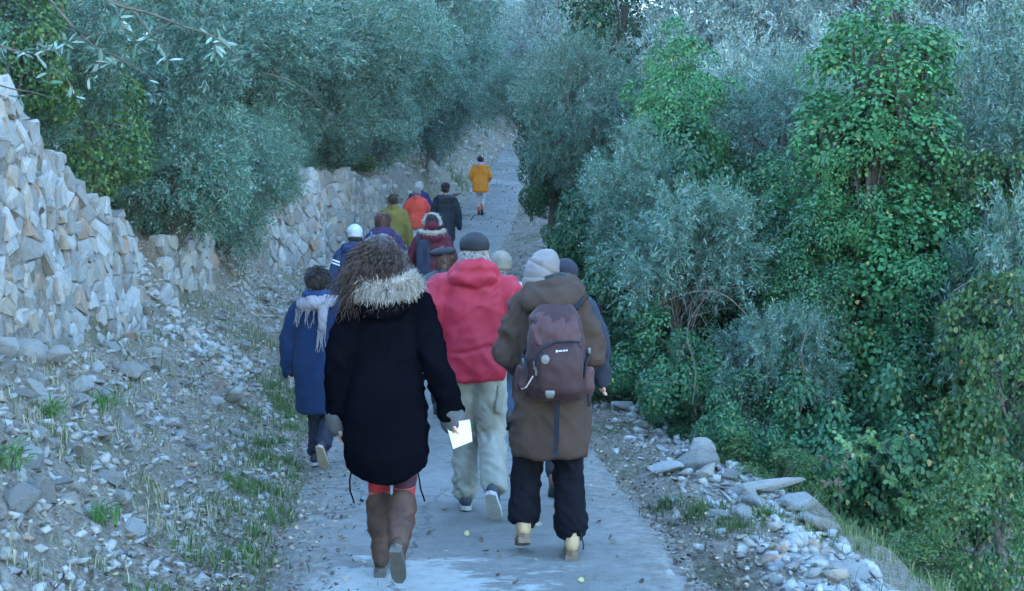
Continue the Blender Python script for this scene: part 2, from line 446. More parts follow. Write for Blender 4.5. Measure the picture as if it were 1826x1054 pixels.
def stone_wall(label, y0, y1, off, cell, seed, base_drop=0.12, lean=0.10, top=None, jag=0.12, flat=1.25):
    rnd = random.Random(seed)
    ys = np.linspace(y0 - 1.0, y1 + 1.0, 400)
    xs = XL(ys) - OFF(ys) - off + 0.12 * vnoise(ys * 0.9, ys * 0 + 3, 5)
    u = np.concatenate([[0], np.cumsum(np.hypot(np.diff(xs), np.diff(ys)))])
    u0, u1 = np.interp(y0, ys, u), np.interp(y1, ys, u)
    def at(uu):
        y = np.interp(uu, u, ys); x = np.interp(uu, u, xs)
        dx = np.interp(uu + .1, u, xs) - np.interp(uu - .1, u, xs); dy = np.interp(uu + .1, u, ys) - np.interp(uu - .1, u, ys)
        t = Vector((dx, dy, 0)).normalized()
        return Vector((x, y, 0)), t, Vector((t.y, -t.x, 0))
    def base(uu):
        y = np.interp(uu, u, ys); return float(ZP(y)) + float(BH(y)) - base_drop
    def hgt(uu):
        y = np.interp(uu, u, ys)
        h = float(WH(y)) if top is None else top(y)
        return h + base_drop + 0.06
    p0, t0, n0 = at((u0 + u1) / 2)
    root = empty('dry_stone_wall', (p0.x, p0.y, base((u0 + u1) / 2)))
    tag(root, label, 'wall', 'dry stone retaining walls along the bank', 'thing')
    # seeds
    pts = []
    w = 0.0; row = 0
    hmax = max(hgt(a) for a in np.linspace(u0, u1, 12)) + 0.3
    while w < hmax:
        rh = cell * rnd.uniform(.55, 1.25)
        uu = u0 - 0.2 + rnd.random() * cell
        while uu < u1 + 0.2:
            ww = cell * flat * rnd.choice([.35, .5, .6, .8, 1.1, 1.5, 1.9])
            pts.append((uu + ww / 2, w + rh / 2 + rnd.uniform(-.36, .36) * rh, rnd.uniform(-.28, .28) * cell * cell))
            uu += ww
        w += rh; row += 1
    P = np.array(pts)
    made = []
    for i, (a, b, wt) in enumerate(pts):
        edge = jag * vnoise(b * 4.0, seed, 3)
        if a < u0 + edge or a > u1 + edge - 0.12 * b or b > hgt(a) + 0.06 * vnoise(a * 3, seed, 1) or b < 0.02: continue
        poly = [(a - .4, b - .4), (a + .4, b - .4), (a + .4, b + .4), (a - .4, b + .4)]
        d2 = (P[:, 0] - a) ** 2 + (P[:, 1] - b) ** 2
        for j in np.argsort(d2)[1:16]:
            q = P[j]
            nx, ny = q[0] - a, q[1] - b
            c = (q[0] ** 2 + q[1] ** 2 - a * a - b * b + wt - q[2]) / 2
            poly = clip_poly(poly, nx, ny, c)
            if len(poly) < 3: break
        if len(poly) < 3: continue
        cx = sum(p[0] for p in poly) / len(poly); cy = sum(p[1] for p in poly) / len(poly)
        pr = rnd.uniform(-.035, .015) + (.03 if rnd.random() < .06 else 0) * (cell / .18); ta, tb = rnd.gauss(0, .11), rnd.gauss(-.05, .13)
        org, t, n = at(cx)
        org = org - n * lean * cy + Vector((0, 0, base(cx) + cy))
        rings = []
        for sc, dep, tilt in ((.84, -.16, 0), (.955, -.045, .3), (.94, .0, .8), (.80, .012, 1.0)):
            rr = []
            for (pu, pw) in poly:
                du, dw = (pu - cx) * sc, (pw - cy) * sc
                q = t * (du + rnd.uniform(-.009, .009)) + Vector((0, 0, dw + rnd.uniform(-.009, .009))) + n * (dep + pr + tilt * max(-.03, min(.03, ta * du + tb * dw)) + (rnd.uniform(-.012, .012) if tilt else 0))
                rr.append(q)
            rings.append(rr)
        k = len(poly)
        verts = [q for r_ in rings for q in r_]
        faces = []
        for r_ in range(3):
            for s in range(k):
                s2 = (s + 1) % k
                faces.append((r_ * k + s, r_ * k + s2, (r_ + 1) * k + s2, (r_ + 1) * k + s))
        faces.append(tuple(3 * k + s for s in range(k)))
        made.append((abs(sum(poly[q][0] * poly[(q + 1) % k][1] - poly[(q + 1) % k][0] * poly[q][1] for q in range(k))), org, verts, faces))
    made.sort(key=lambda m_: -m_[0])
    fV, fF = [], []
    for i, (ar, org, verts, faces) in enumerate(made):
        if i >= 298:
            k0 = len(fV); fV += [v + org - root.location for v in verts]; fF += [tuple(q + k0 for q in f) for f in faces]; continue
        me = bpy.data.meshes.new('stone'); me.from_pydata(verts, [], faces); me.update()
        bm_ = bmesh.new(); bm_.from_mesh(me); bmesh.ops.recalc_face_normals(bm_, faces=bm_.faces); bm_.to_mesh(me); bm_.free()
        o = link('stone', me, root, M['stone'])
        o.location = org - root.location
    if fV:
        me = bpy.data.meshes.new('packing_stones'); me.from_pydata(fV, [], fF); me.update()
        bm_ = bmesh.new(); bm_.from_mesh(me); bmesh.ops.recalc_face_normals(bm_, faces=bm_.faces); bm_.to_mesh(me); bm_.free()
        link('packing_stones', me, root, M['stone'])['kind'] = 'stuff'
    # packed earth behind the stones
    us = np.linspace(u0 - .1, u1 + .1, 40)
    vv, ff = [], []
    for a in us:
        org, t, n = at(a)
        h = max(hgt(a) - 0.10, .1)
        for (dep, z) in ((-.11, -.3), (-.11 - lean * h, h), (-.6, h), (-.6, -.3)):
            vv.append(org + n * dep + Vector((0, 0, base(a) + z)) - root.location)
    for i in range(len(us) - 1):
        for s in range(4):
            ff.append((i * 4 + s, i * 4 + (s + 1) % 4, i * 4 + 4 + (s + 1) % 4, i * 4 + 4 + s))
    ff.append((0, 1, 2, 3)); ff.append(tuple(len(us) * 4 - 4 + s for s in (3, 2, 1, 0)))
    me = bpy.data.meshes.new('earth_core'); me.from_pydata(vv, [], ff); me.update()
    link('earth_core', me, root, M['ground'])
    return root

stone_wall('tall dry stone wall of pale blocks nearest the camera, broken off at its far end', 5.25, 9.75, .0, .128, 3, base_drop=.22, jag=.08, flat=1.45)
stone_wall('low remnant of dry stone wall under the dark bush on the bank', 10.85, 12.6, .05, .13, 8, base_drop=.1, flat=1.4)
stone_wall('long dry stone wall higher up the lane beside the walkers in single file', 14.3, 23.4, .0, .175, 5, base_drop=.15, flat=1.35)

# ---------------------------------------------------------------- rocks
def rock_mesh(seed, flat=0.6, n=14, name='stone'):
    rnd = random.Random(seed)
    bm = bmesh.new()
    for i in range(n):
        v = Vector((rnd.gauss(0, 1), rnd.gauss(0, 1), rnd.gauss(0, 1))).normalized()
        m_ = max(abs(v.x), abs(v.y), abs(v.z))
        v = v / (m_ ** 0.6) * 0.5 * rnd.uniform(.85, 1.1)
        bm.verts.new((v.x, v.y * rnd.uniform(.8, 1.0), v.z * flat))
    r = bmesh.ops.convex_hull(bm, input=bm.verts)
    bmesh.ops.delete(bm, geom=[e for e in r['geom_interior'] if isinstance(e, bmesh.types.BMVert)], context='VERTS')
    return bm

ROCKS = []
for i in range(8):
    bm = rock_mesh(40 + i, [.35, .5, .65, .4][i % 4])
    me = bpy.data.meshes.new('stone'); bm.to_mesh(me); bm.free(); me.update()
    me.materials.append(M['stone']); ROCKS.append(me)
BIGROCKS = []
for i in range(6):
    bm = rock_mesh(80 + i, [.5, .7, .35][i % 3], 20)
    bmesh.ops.bevel(bm, geom=list(bm.edges) + list(bm.verts), offset=.025, segments=1, affect='EDGES')
    me = bpy.data.meshes.new('stone'); bm.to_mesh(me); bm.free(); me.update()
    me.materials.append(M['stone']); BIGROCKS.append(me)

def rock_arrays(i):
    bm = rock_mesh(40 + i, [.35, .5, .65, .4][i % 4], 10)
    bmesh.ops.triangulate(bm, faces=bm.faces)
    bm.verts.index_update()
    v = np.array([list(x.co) for x in bm.verts]); f = np.array([[q.index for q in x.verts] for x in bm.faces])
    bm.free(); return v, f

def rot_random(n, rg, tilt=0.5):
    """random yaw, limited tilt"""
    yaw = rg.uniform(0, 2 * np.pi, n); a = rg.normal(0, tilt, n); b = rg.normal(0, tilt, n)
    cy, sy = np.cos(yaw), np.sin(yaw); ca, sa = np.cos(a), np.sin(a); cb, sb = np.cos(b), np.sin(b)
    z, o = np.zeros(n), np.ones(n)
    Rz = np.stack([np.stack([cy, -sy, z], -1), np.stack([sy, cy, z], -1), np.stack([z, z, o], -1)], -2)
    Rx = np.stack([np.stack([o, z, z], -1), np.stack([z, ca, -sa], -1), np.stack([z, sa, ca], -1)], -2)
    Ry = np.stack([np.stack([cb, z, sb], -1), np.stack([z, o, z], -1), np.stack([-sb, z, cb], -1)], -2)
    return Rx @ Ry @ Rz

def scree(name, label, n, sampler, size, seed, cat='rubble'):
    rg = np.random.default_rng(seed)
    V, F, A = [], [], []
    off = 0
    for i in range(8):
        x, y = sampler(rg, n // 8)
        m = len(x)
        s = size(rg, m)
        z = ground_z(x, y) + s * 0.08
        S = np.stack([s * rg.uniform(.7, 1.3, m), s * rg.uniform(.6, 1.0, m), s * rg.uniform(.6, 1.1, m)], -1)
        tv, tf = rock_arrays(i)
        Rm = rot_random(m, rg, .45)
        v = np.einsum('nij,nvj->nvi', Rm, tv[None] * S[:, None, :]) + np.stack([x, y, z], -1)[:, None, :]
        f = tf[None] + (np.arange(m) * len(tv))[:, None, None] + off
        V.append(v.reshape(-1, 3)); F.append(f.reshape(-1, 3)); A.append(np.repeat(rg.random(m), len(tf)))
        off += m * len(tv)
    me = np_mesh(name, np.concatenate(V), np.concatenate(F), np.concatenate(A))
    o = link(name, me, mat=M['scree'])
    tag(o, label, cat, kind='stuff')
    return o

def bank_sampler(y0, y1, l0, l1, near=1.0):
    def f(rg, n):
        y = y0 + (y1 - y0) * rg.random(n) ** near
        L = l0 + (l1 - l0) * rg.random(n)
        return XL(y) - L * OFF(y) / 1.56, y
    return f
def edge_sampler(y0, y1, spread, off, near=1.0):
    def f(rg, n):
        y = y0 + (y1 - y0) * rg.random(n) ** near
        return XR(y) + off + np.abs(rg.normal(0, spread, n)) * 1.0 - .05, y
    return f
small = lambda a, b: (lambda rg, m: a + (b - a) * rg.random(m) ** 3.0)
scree('scree', 'pale loose scree covering the bank below the walls', 12000, bank_sampler(3.0, 26, .1, 1.75, 1.5), small(.010, .10), 1)
scree('scree', 'tumbled rubble filling the gaps where the wall collapsed', 2600, lambda rg, n: ((lambda y: (XL(y) - rg.uniform(.6, 2.8, n), y))(np.where(rg.random(n) < .5, rg.uniform(9.7, 10.9, n), rg.uniform(12.4, 14.4, n)))), small(.03, .17), 2)
scree('gravel', 'fine gravel strewn along both edges of the lane', 11500, lambda rg, n: ((lambda y, s: (np.where(s < .45, XL(y) + rg.normal(-.1, .22, n), np.where(s < .86, XR(y) + rg.normal(.08, .3, n), XL(y) + (XR(y) - XL(y)) * rg.random(n))), y))(3.5 + 24 * rg.random(n) ** 1.7, rg.random(n))), small(.006, .03), 3, 'gravel')
scree('gravel', 'grit spilling over the edges of the concrete', 6500, lambda rg, n: ((lambda y, s: (np.where(s < .5, XL(y) + rg.normal(.06, .12, n), XR(y) - rg.normal(.06, .12, n)), y))(3.6 + 16 * rg.random(n) ** 1.5, rg.random(n))), small(.005, .022), 9, 'gravel')
scree('rubble', 'broken pale rubble along the drop beside the lane', 3600, lambda rg, n: ((lambda y: (XE(y) - np.abs(rg.normal(.1, .32, n)) + .08, y))(4.2 + 20 * rg.random(n) ** 1.5)), small(.03, .15), 4)
scree('scree', 'stony rubble on the far bank where the lane bends uphill', 4500, lambda rg, n: ((lambda y: (XL(y) - rg.uniform(.0, 6.5, n) ** 1.0, y))(rg.uniform(23, 52, n))), small(.05, .36), 5)
scree('scree', 'pale stones on the shoulder of the lane below the far walker', 2200, lambda rg, n: ((lambda y: (XR(y) + rg.uniform(-.05, 1.0, n) * (XE(y) + .5 - XR(y)), y))(rg.uniform(13, 33, n))), small(.02, .12), 6)

# loose stones large enough to be picked out, left bank
rnd = random.Random(11)
def loose(me, x, y, size, label, group, rot=None, sink=.15, squash=1.0):
    o = link('stone', me)
    o.location = (x, y, gz(x, y) + size * (.5 - sink) * .5)
    o.scale = (size * rnd.uniform(.9, 1.3), size * rnd.uniform(.7, 1.0), size * squash)
    o.rotation_euler = rot or (rnd.gauss(0, .3), rnd.gauss(0, .3), rnd.uniform(0, 6.28))
    tag(o, label, 'stone', group)
    return o
for i in range(110):
    y = 4.2 + 8 * rnd.random() ** 1.3; L = .25 + 1.4 * rnd.random() ** .6
    loose(rnd.choice(ROCKS), float(XL(y)) - L, y, rnd.uniform(.07, .17), 'loose pale stone lying among the scree on the bank below the wall', 'loose stones on the bank')
named = [((45, 690), 6.1, .27, 'tan sided boulder standing on the bank by the picture edge', 1), ((95, 683), 6.4, .22, 'flat pale slab lying just past the tan boulder on the bank', 0),
         ((5, 715), 5.9, .26, 'grey boulder cut off by the left border of the picture', 4), ((38, 1005), 4.2, .17, 'rounded grey stone in the lower left corner of the bank', 1),
         ((420, 745), 9.4, .34, 'big pale leaning stone at the foot of the bank by the grass', 2), ((230, 640), 7.9, .3, 'long pale slab sliding down the scree under the near wall', 0),
         ((465, 884), 7.2, .14, 'single dark grey stone at the leafy edge of the concrete', 3), ((60, 925), 4.7, .16, 'squat pale stone above the corner stone on the bank', 5)]
for (p, d, s, lab, k) in named:
    q = pix(p[0], p[1], d)
    loose(BIGROCKS[k], q.x, q.y, s, lab, 'larger stones on the bank')
# stones along the right edge of the lane (pixel, distance -> ground point)
edge = [((1185, 865), 7.3, .24, 'wedge shaped pale stone lying flat in the right hand pile', 0, .8), ((1240, 860), 7.35, .28, 'largest white faced block of the right hand pile', 1, 1.0), ((1250, 838), 7.8, .26, 'upright pointed block at the back of the right hand pile', 4, 1.2),
        ((1262, 885), 7.05, .2, 'narrow pale stone leaning in front of the largest block', 3, .8), ((1375, 895), 6.75, .42, 'broad flat grey slab at the brink of the drop', 2, .5), ((1420, 920), 6.5, .34, 'brown rounded rock at the end of the broad slab', 5, .8),
        ((1330, 912), 6.5, .2, 'brown edged rock under the broad slab', 1, .9), ((1347, 935), 6.2, .22, 'bright flat pale stone below the broad slab', 2, .7), ((1320, 968), 5.75, .15, 'white oval stone on the verge nearest the camera', 4, .8),
        ((1282, 965), 5.8, .11, 'small pale stone beside the white oval one', 3, .8), ((1465, 965), 5.9, .22, 'grey angular block near the end of the verge', 0, 1.0), ((1435, 955), 6.0, .16, 'pale lump just behind the grey angular block', 5, .9),
        ((1470, 1035), 5.0, .46, 'wide flat bedrock slab in the lower right of the verge', 2, .2), ((1085, 760), 10.6, .3, 'white block beside the brown coat at the far end of the verge', 1, 1.0), ((1065, 745), 11.2, .26, 'pale block half hidden by the brown coat', 5, .9),
        ((1110, 770), 10.0, .22, 'pale stone next along the verge from the white block', 0, .8), ((1150, 795), 9.2, .22, 'low stone midway between the white block and the pile', 3, .7), ((1205, 930), 6.4, .09, 'small white stone alone on the gravel by the concrete', 0, .8),
        ((1165, 925), 6.5, .07, 'tiny pale stone close to the concrete edge', 4, .8), ((1300, 880), 7.1, .17, 'grey stone between the pile and the broad slab', 2, .9)]
for (p, d, s, lab, k, sq) in edge:
    q = pix(p[0], p[1], d)
    o = loose(BIGROCKS[k], q.x, q.y, s, lab, 'stones on the verge by the drop', sink=.1, squash=sq)
    if sq < .3: o.location.z -= .09
    if sq < .6: o.rotation_euler = (rnd.gauss(0, .06), rnd.gauss(0, .06), rnd.uniform(0, 6.28))

# ---------------------------------------------------------------- plants
def sprig(pairs=8, length=.28, leaf=.055, wid=.0135, seed=0):
    rnd = random.Random(seed)
    V, F, A = [], [], []
    def quad(a, b, c, d, r):
        i = len(V); V.extend([a, b, c, d]); F.append((i, i + 1, i + 2, i + 3)); A.append(r)
    wv = Vector((.0022, 0, 0))
    quad(Vector((0, 0, 0)) - wv, Vector((0, 0, 0)) + wv, Vector((0, length, 0)) + wv * .4, Vector((0, length, 0)) - wv * .4, .99)
    for i in range(pairs):
        y = length * (.12 + .88 * i / (pairs - 1))
        ang = i * 1.4 + rnd.uniform(-.4, .4)
        for s in (0, math.pi):
            a = ang + s
            fwd = .75 if i < pairs - 1 else 1.8
            dr = Vector((math.cos(a), fwd + rnd.uniform(-.3, .3), math.sin(a))).normalized()
            side = dr.cross(Vector((rnd.gauss(0, 1), rnd.gauss(0, .3), rnd.gauss(0, 1)))).normalized()
            ll = leaf * rnd.uniform(.7, 1.2); w = side * wid / 2 * rnd.uniform(.8, 1.2)
            b = Vector((0, y, 0)); nn = dr.cross(side) * ll * rnd.uniform(-.12, .12)
            quad(b, b + dr * ll * .5 + w + nn, b + dr * ll, b + dr * ll * .55 - w + nn, -1)
    return np.array([list(v) for v in V]), np.array(F), np.array(A)

def broad_leaf():
    V = np.array([(0, 0, 0), (.46, .08, .06), (.40, .58, .05), (0, 1.0, -.05), (-.40, .58, .05), (-.46, .08, .06)], float)
    F = np.array([(0, 1, 2, 3), (0, 3, 4, 5)])
    return V, F

def lumps_in(shape, n, seed, rmin=.3, rmax=.6):
    """random clump centres; shape(rg) -> point"""
    rg = np.random.default_rng(seed)
    C = np.array([shape(rg) for _ in range(n)]); r = rg.uniform(rmin, rmax, n)
    return C, r

def crown_olive(name, C, r, nspr, seed, leaf=.055, wid=.0135, length=.28, droop=.35, mat='olive', up=.0):
    rg = np.random.default_rng(seed)
    p = r ** 2 / (r ** 2).sum()
    idx = rg.choice(len(C), nspr, p=p)
    dirs = unit(rg.normal(size=(nspr, 3)) + np.array([0, 0, .15]))
    rad = r[idx] * rg.uniform(.35, 1.0, nspr) ** .6
    pos = C[idx] + dirs * rad[:, None]
    cen = C.mean(0)
    out = unit(pos - cen)
    d = unit(dirs * .8 + out * .5 + rg.normal(size=(nspr, 3)) * .45 + np.array([0, 0, -droop + up]))
    V, F, A = [], [], []
    off = 0
    for k in range(4):
        sel = np.arange(nspr) % 4 == k
        tv, tf, ta = sprig(seed=seed + k, leaf=leaf, wid=wid, length=length)
        v, f = scatter(tv, tf, frames(d[sel], rg), pos[sel], rg.uniform(.7, 1.25, sel.sum()))
        cl = rg.random(sel.sum())[:, None] * .45
        a = np.where(ta[None] < 0, np.clip(cl + rg.random((sel.sum(), len(ta))) * .6, 0, .965), .99)
        V.append(v); F.append(f + off); A.append(a.ravel()); off += len(v)
    me = np_mesh(name, np.concatenate(V), np.concatenate(F), np.concatenate(A))
    me.materials.append(M[mat]); return me

def crown_broad(name, C, r, n, seed, size=.06, mat='ivy', upw=.4, jit=.45, hang=.5):
    rg = np.random.default_rng(seed)
    p = r ** 2 / (r ** 2).sum()
    idx = rg.choice(len(C), n, p=p)
    cen = C.mean(0)
    out = unit(C[idx] - cen)
    dirs = unit(rg.normal(size=(n, 3)) + out * .9 + np.array([0, 0, .25]))
    rad = r[idx] * rg.uniform(.55, 1.0, n) ** .4
    pos = C[idx] + dirs * rad[:, None] * np.array([1, 1, .9])
    nrm = unit(dirs + np.array([0, 0, upw]) + rg.normal(size=(n, 3)) * jit)
    ax = unit(np.cross(nrm, rg.normal(size=(n, 3))) + np.array([0, 0, -hang]))
    ax = unit(ax - nrm * (ax * nrm).sum(1, keepdims=True))
    x = np.cross(ax, nrm)
    Rm = np.stack([x, ax, nrm], -1)
    tv, tf = broad_leaf()
    s = size * rg.uniform(.55, 1.3, n)
    v, f = scatter(tv, tf, Rm, pos, s)
    lump_tone = rg.random(len(C)) * .35
    a = np.clip(lump_tone[idx] + rg.random(n) ** 1.3 * .66, 0, .945)
    a = np.where(rg.random(n) < .022, rg.uniform(.95, 1, n), a)
    me = np_mesh(name, v, f, np.repeat(a, 2))
    me.materials.append(M[mat]); return me

def trunk_mesh(name, base, top, C, r, seed, tr=.12, mat='bark', every=1, twigs=2):
    rnd = random.Random(seed)
    V, F = [], []
    base, top = Vector(base), Vector(top)
    pts = []
    for i in range(7):
        t = i / 6
        p = base.lerp(top, t) + Vector((rnd.gauss(0, .05), rnd.gauss(0, .05), 0)) * (1 if 0 < i else 0)
        pts.append(p)
    tube(V, F, pts, [tr * (1.35 - .8 * i / 6) for i in range(7)], 8)
    for i in range(0, len(C), every):
        c = Vector(C[i])
        a = pts[min(6, 2 + int(rnd.random() * 5))]
        m1 = a.lerp(c, .35) + Vector((rnd.gauss(0, .08), rnd.gauss(0, .08), rnd.gauss(.06, .08)))
        m2 = a.lerp(c, .7) + Vector((rnd.gauss(0, .08), rnd.gauss(0, .08), rnd.gauss(.06, .06)))
        tube(V, F, [a, m1, m2, c], [tr * .42, tr * .28, tr * .16, tr * .08], 5)
        for q in range(twigs):
            e = c + Vector((rnd.gauss(0, 1), rnd.gauss(0, 1), rnd.gauss(.1, .8))).normalized() * float(r[i]) * rnd.uniform(.8, 1.25)
            s_ = m2.lerp(c, rnd.random())
            tube(V, F, [s_, s_.lerp(e, .5) + Vector((0, 0, .05)), e], [tr * .07, tr * .05, tr * .02], 4)
    me = bpy.data.meshes.new(name); me.from_pydata(V, [], F)
    me.polygons.foreach_set('use_smooth', np.ones(len(me.polygons), dtype=bool)); me.update()
    me.materials.append(M[mat]); return me

KIT = {}
def kit(key, crown, trunk): KIT[key] = (crown, trunk)
def ellip(c, rad, lo=.45):
    c = np.array(c); rad = np.array(rad)
    def f(rg):
        d = rg.normal(size=3); d /= np.linalg.norm(d)
        return c + d * rad * rg.uniform(lo, 1) ** .7
    return f
# olive trees: (a) mid distance, (b) second form, (c) near shrub, (d) far
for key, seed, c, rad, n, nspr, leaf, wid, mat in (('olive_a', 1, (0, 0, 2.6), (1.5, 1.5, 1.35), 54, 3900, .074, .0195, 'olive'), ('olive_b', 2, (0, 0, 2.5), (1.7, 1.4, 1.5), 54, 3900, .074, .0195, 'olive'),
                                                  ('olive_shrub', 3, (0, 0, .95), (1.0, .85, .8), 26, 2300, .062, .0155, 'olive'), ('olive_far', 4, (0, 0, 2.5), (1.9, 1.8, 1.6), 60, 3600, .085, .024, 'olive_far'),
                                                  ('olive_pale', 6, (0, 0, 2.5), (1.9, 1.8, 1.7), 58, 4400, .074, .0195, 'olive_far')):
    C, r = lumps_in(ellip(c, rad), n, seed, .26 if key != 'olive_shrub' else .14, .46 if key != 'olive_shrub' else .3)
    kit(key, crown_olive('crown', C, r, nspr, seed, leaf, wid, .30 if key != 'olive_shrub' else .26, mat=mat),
        trunk_mesh('trunk', (0, 0, -.6), (0, 0, c[2] * .8), C, r, seed, .12 if key != 'olive_shrub' else .035))
# arching sprays: clumps strung along drooping branches
rg_ = np.random.default_rng(21); Cs, rs_ = [], []
for k in range(12):
    az = rg_.uniform(0, 6.283); reach = rg_.uniform(.6, 1.55); h = rg_.uniform(.05, .9)
    for t in np.linspace(.3, 1, 7):
        Cs.append((reach * t * math.cos(az), reach * t * math.sin(az), .75 + h * math.sin(t * 2.5) - .1 * t + rg_.normal(0, .03))); rs_.append(.17 - .09 * t + .02 * rg_.random())
C, r = np.array(Cs), np.array(rs_)
kit('olive_spray', crown_olive('crown', C, r, 1700, 21, .06, .015, .24, droop=.15), trunk_mesh('trunk', (0, 0, -.6), (0, 0, .8), C, r, 21, .035, every=2))
# ivy covered trees
def ivy_col(h, w):
    def f(rg):
        t = rg.random() ** .85
        rad = w * (1 - .68 * t ** 1.4) * (.85 + .15 * math.sin(t * 9))
        a = rg.uniform(0, 6.283); q = rad * math.sqrt(rg.uniform(.45, 1))
        return np.array([q * math.cos(a), q * math.sin(a), .15 + h * t])
    return f
C, r = lumps_in(ivy_col(5.0, 1.35), 290, 7, .16, .36)
kit('ivy_tree', crown_broad('crown', C, r, 40000, 7, .04), trunk_mesh('trunk', (0, 0, -.5), (0.05, 0, 5.0), C, r, 7, .16, 'barkdark', 5, 1))
C, r = lumps_in(ellip((0, 0, 2.6), (.95, .9, 1.6)), 80, 9, .22, .42)
kit('ivy_bush', crown_broad('crown', C, r, 20000, 9, .043), trunk_mesh('trunk', (0, 0, -.5), (0, 0, 3.0), C, r, 9, .1, 'barkdark', 5, 1))
C, r = lumps_in(ellip((0, 0, .45), (.75, .65, .42)), 34, 10, .14, .28)
kit('ivy_mound', crown_broad('crown', C, r, 13000, 10, .031), trunk_mesh('trunk', (0, 0, -.3), (0, 0, .5), C, r, 10, .03, 'barkdark', 3, 2))
C, r = lumps_in(ellip((0, 0, .8), (.7, .65, .7)), 34, 12, .16, .32)
kit('green_shrub', crown_broad('crown', C, r, 7500, 12, .035, 'green', jit=.8), trunk_mesh('trunk', (0, 0, -.3), (0, 0, .8), C, r, 12, .03, 'bark', 2, 3))

def plant(key, name, label, cat, group, x, y, z=None, s=1.0, rz=0.0, tilt=(0, 0), sz=None, dark=False):
    root = empty(name, (x, y, (gz(x, y) - .05) if z is None else z), rz)
    root.rotation_euler = (tilt[0], tilt[1], rz)
    root.scale = (s, s, s if sz is None else sz)
    cm, tm = KIT[key]
    cr = link('crown', cm, root); link('trunk', tm, root)
    if dark: cr.material_slots[0].link = 'OBJECT'; cr.material_slots[0].material = M['ivy_shaded']  # dark crowns take the ivy colour with hollow shade painted in
    return tag(root, label, cat, group)

CZ = {'olive_a': 2.6, 'olive_b': 2.5, 'olive_shrub': .95, 'olive_far': 2.5, 'olive_pale': 2.5, 'ivy_tree': 2.6, 'olive_spray': .95, 'ivy_bush': 2.6, 'ivy_mound': .45, 'green_shrub': .8}
prnd = random.Random(77)
TB = bpy.data.meshes.new('trunk')
_V, _F = [], []
tube(_V, _F, [(0, 0, 0), (.03, .02, -.33), (-.02, .03, -.66), (0, 0, -1)], [.09, .1, .11, .14], 8)
TB.from_pydata(_V, [], _F); TB.polygons.foreach_set('use_smooth', np.ones(len(TB.polygons), dtype=bool)); TB.update(); TB.materials.append(M['bark'])
def tree(key, name, label, cat, group, px, py, d, s, smin=.85, smax=1.2, rz=None, tilt=(0, 0)):
    """crown centred on the ray of a photo pixel at distance d, rooted on the ground below"""
    c = pix(px, py, d)
    g = gz(c.x, c.y) - .1
    sz = min(max((c.z - g) / CZ[key], s * smin), s * smax)
    zr = c.z - CZ[key] * sz
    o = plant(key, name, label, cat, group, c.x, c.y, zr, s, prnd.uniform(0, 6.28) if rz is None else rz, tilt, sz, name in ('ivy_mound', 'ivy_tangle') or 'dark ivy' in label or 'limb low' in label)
    gap = (zr - g) / sz
    if gap > .2:
        t = link('lower_trunk', TB, o); t.scale = (.35 if 'shrub' in key or 'mound' in key or 'spray' in key else 1.0,) * 2 + (gap,)
    return o

OL, OG = 'olive tree', 'olive trees on the terraces above the walls'
# left terraces
tree('olive_shrub', 'olive_bush', 'dense dark olive bush hanging over the broken end of the near wall', 'bush', None, 312, 300, 11.2, .75)
tree('olive_shrub', 'olive_bush', 'olive bush on the terrace rising behind the bush over the broken wall', 'bush', None, 285, 135, 11.6, 1.0)
tree('olive_shrub', 'olive_bush', 'drooping olive bush above the low wall remnant', 'bush', None, 385, 320, 13.0, .8)
tree('green_shrub', 'leafy_shrub', 'bright green shrub crowning the near wall', 'shrub', None, 155, 230, 9.3, .85)
tree('green_shrub', 'leafy_shrub', 'green shrub growing on the near wall at the picture border', 'shrub', None, 20, 95, 8.2, .7)
tree('olive_shrub', 'olive_bush', 'grey olive bush above the near wall between two green shrubs', 'bush', None, 90, 50, 8.8, .62)
tree('olive_a', 'olive_tree', 'olive tree whose crown fills the upper left corner', OL, OG, 120, -10, 12.5, .85)
tree('olive_b', 'olive_tree', 'olive tree behind the bush over the broken wall', OL, OG, 390, 70, 16.0, 1.05)
tree('olive_a', 'olive_tree', 'big silvery olive tree leaning over the long wall', OL, OG, 595, 75, 21.0, 1.15)
tree('olive_b', 'olive_tree', 'olive tree set back between the big silvery one and the bushes', OL, OG, 490, 95, 19.0, 1.1)
tree('olive_shrub', 'olive_bush', 'olive bush draping over the top of the long wall', 'bush', None, 530, 205, 18.5, 1.0)
tree('olive_shrub', 'olive_bush', 'olive bush at the far end of the long wall', 'bush', None, 645, 205, 23.0, 1.15)
tree('olive_shrub', 'olive_bush', 'small olive bush in the gap before the long wall', 'bush', None, 452, 320, 15.2, .7)
tree('olive_a', 'olive_tree', 'olive tree standing above the far end of the long wall', OL, OG, 690, 70, 27.0, 1.25)
tree('olive_b', 'olive_tree', 'feathery dark olive tree with a leaning trunk above the bend', OL, OG, 775, 50, 32.0, 1.2)
for i, (y, L, s, k) in enumerate([(9.9, 2.3, .6, 0), (10.6, 3.0, .7, 0), (11.6, 2.2, .55, 1), (12.8, 2.6, .65, 0), (13.8, 2.0, .6, 0), (14.6, 1.6, .5, 1), (16.0, 1.5, .6, 0), (17.5, 1.4, .6, 0), (19.0, 1.3, .65, 0), (20.6, 1.2, .65, 0), (22.4, 1.1, .6, 1), (8.9, 2.2, .45, 0), (7.6, 2.3, .45, 1), (6.6, 2.3, .45, 0)]):
    plant(('olive_shrub', 'green_shrub')[k], ('olive_bush', 'leafy_shrub')[k], ('low olive scrub hanging over the top of a wall', 'low green scrub on the edge of the terrace above a wall')[k], ('bush', 'shrub')[k], ('olive scrub along the wall tops', 'green scrub along the wall tops')[k], float(XL(y)) - L - .15, y, None, s, y * 7.3)
tree('olive_spray', 'olive_bush', 'arching olive sprays leaning out over the broken wall end', 'bush', None, 300, 245, 12.2, .8)
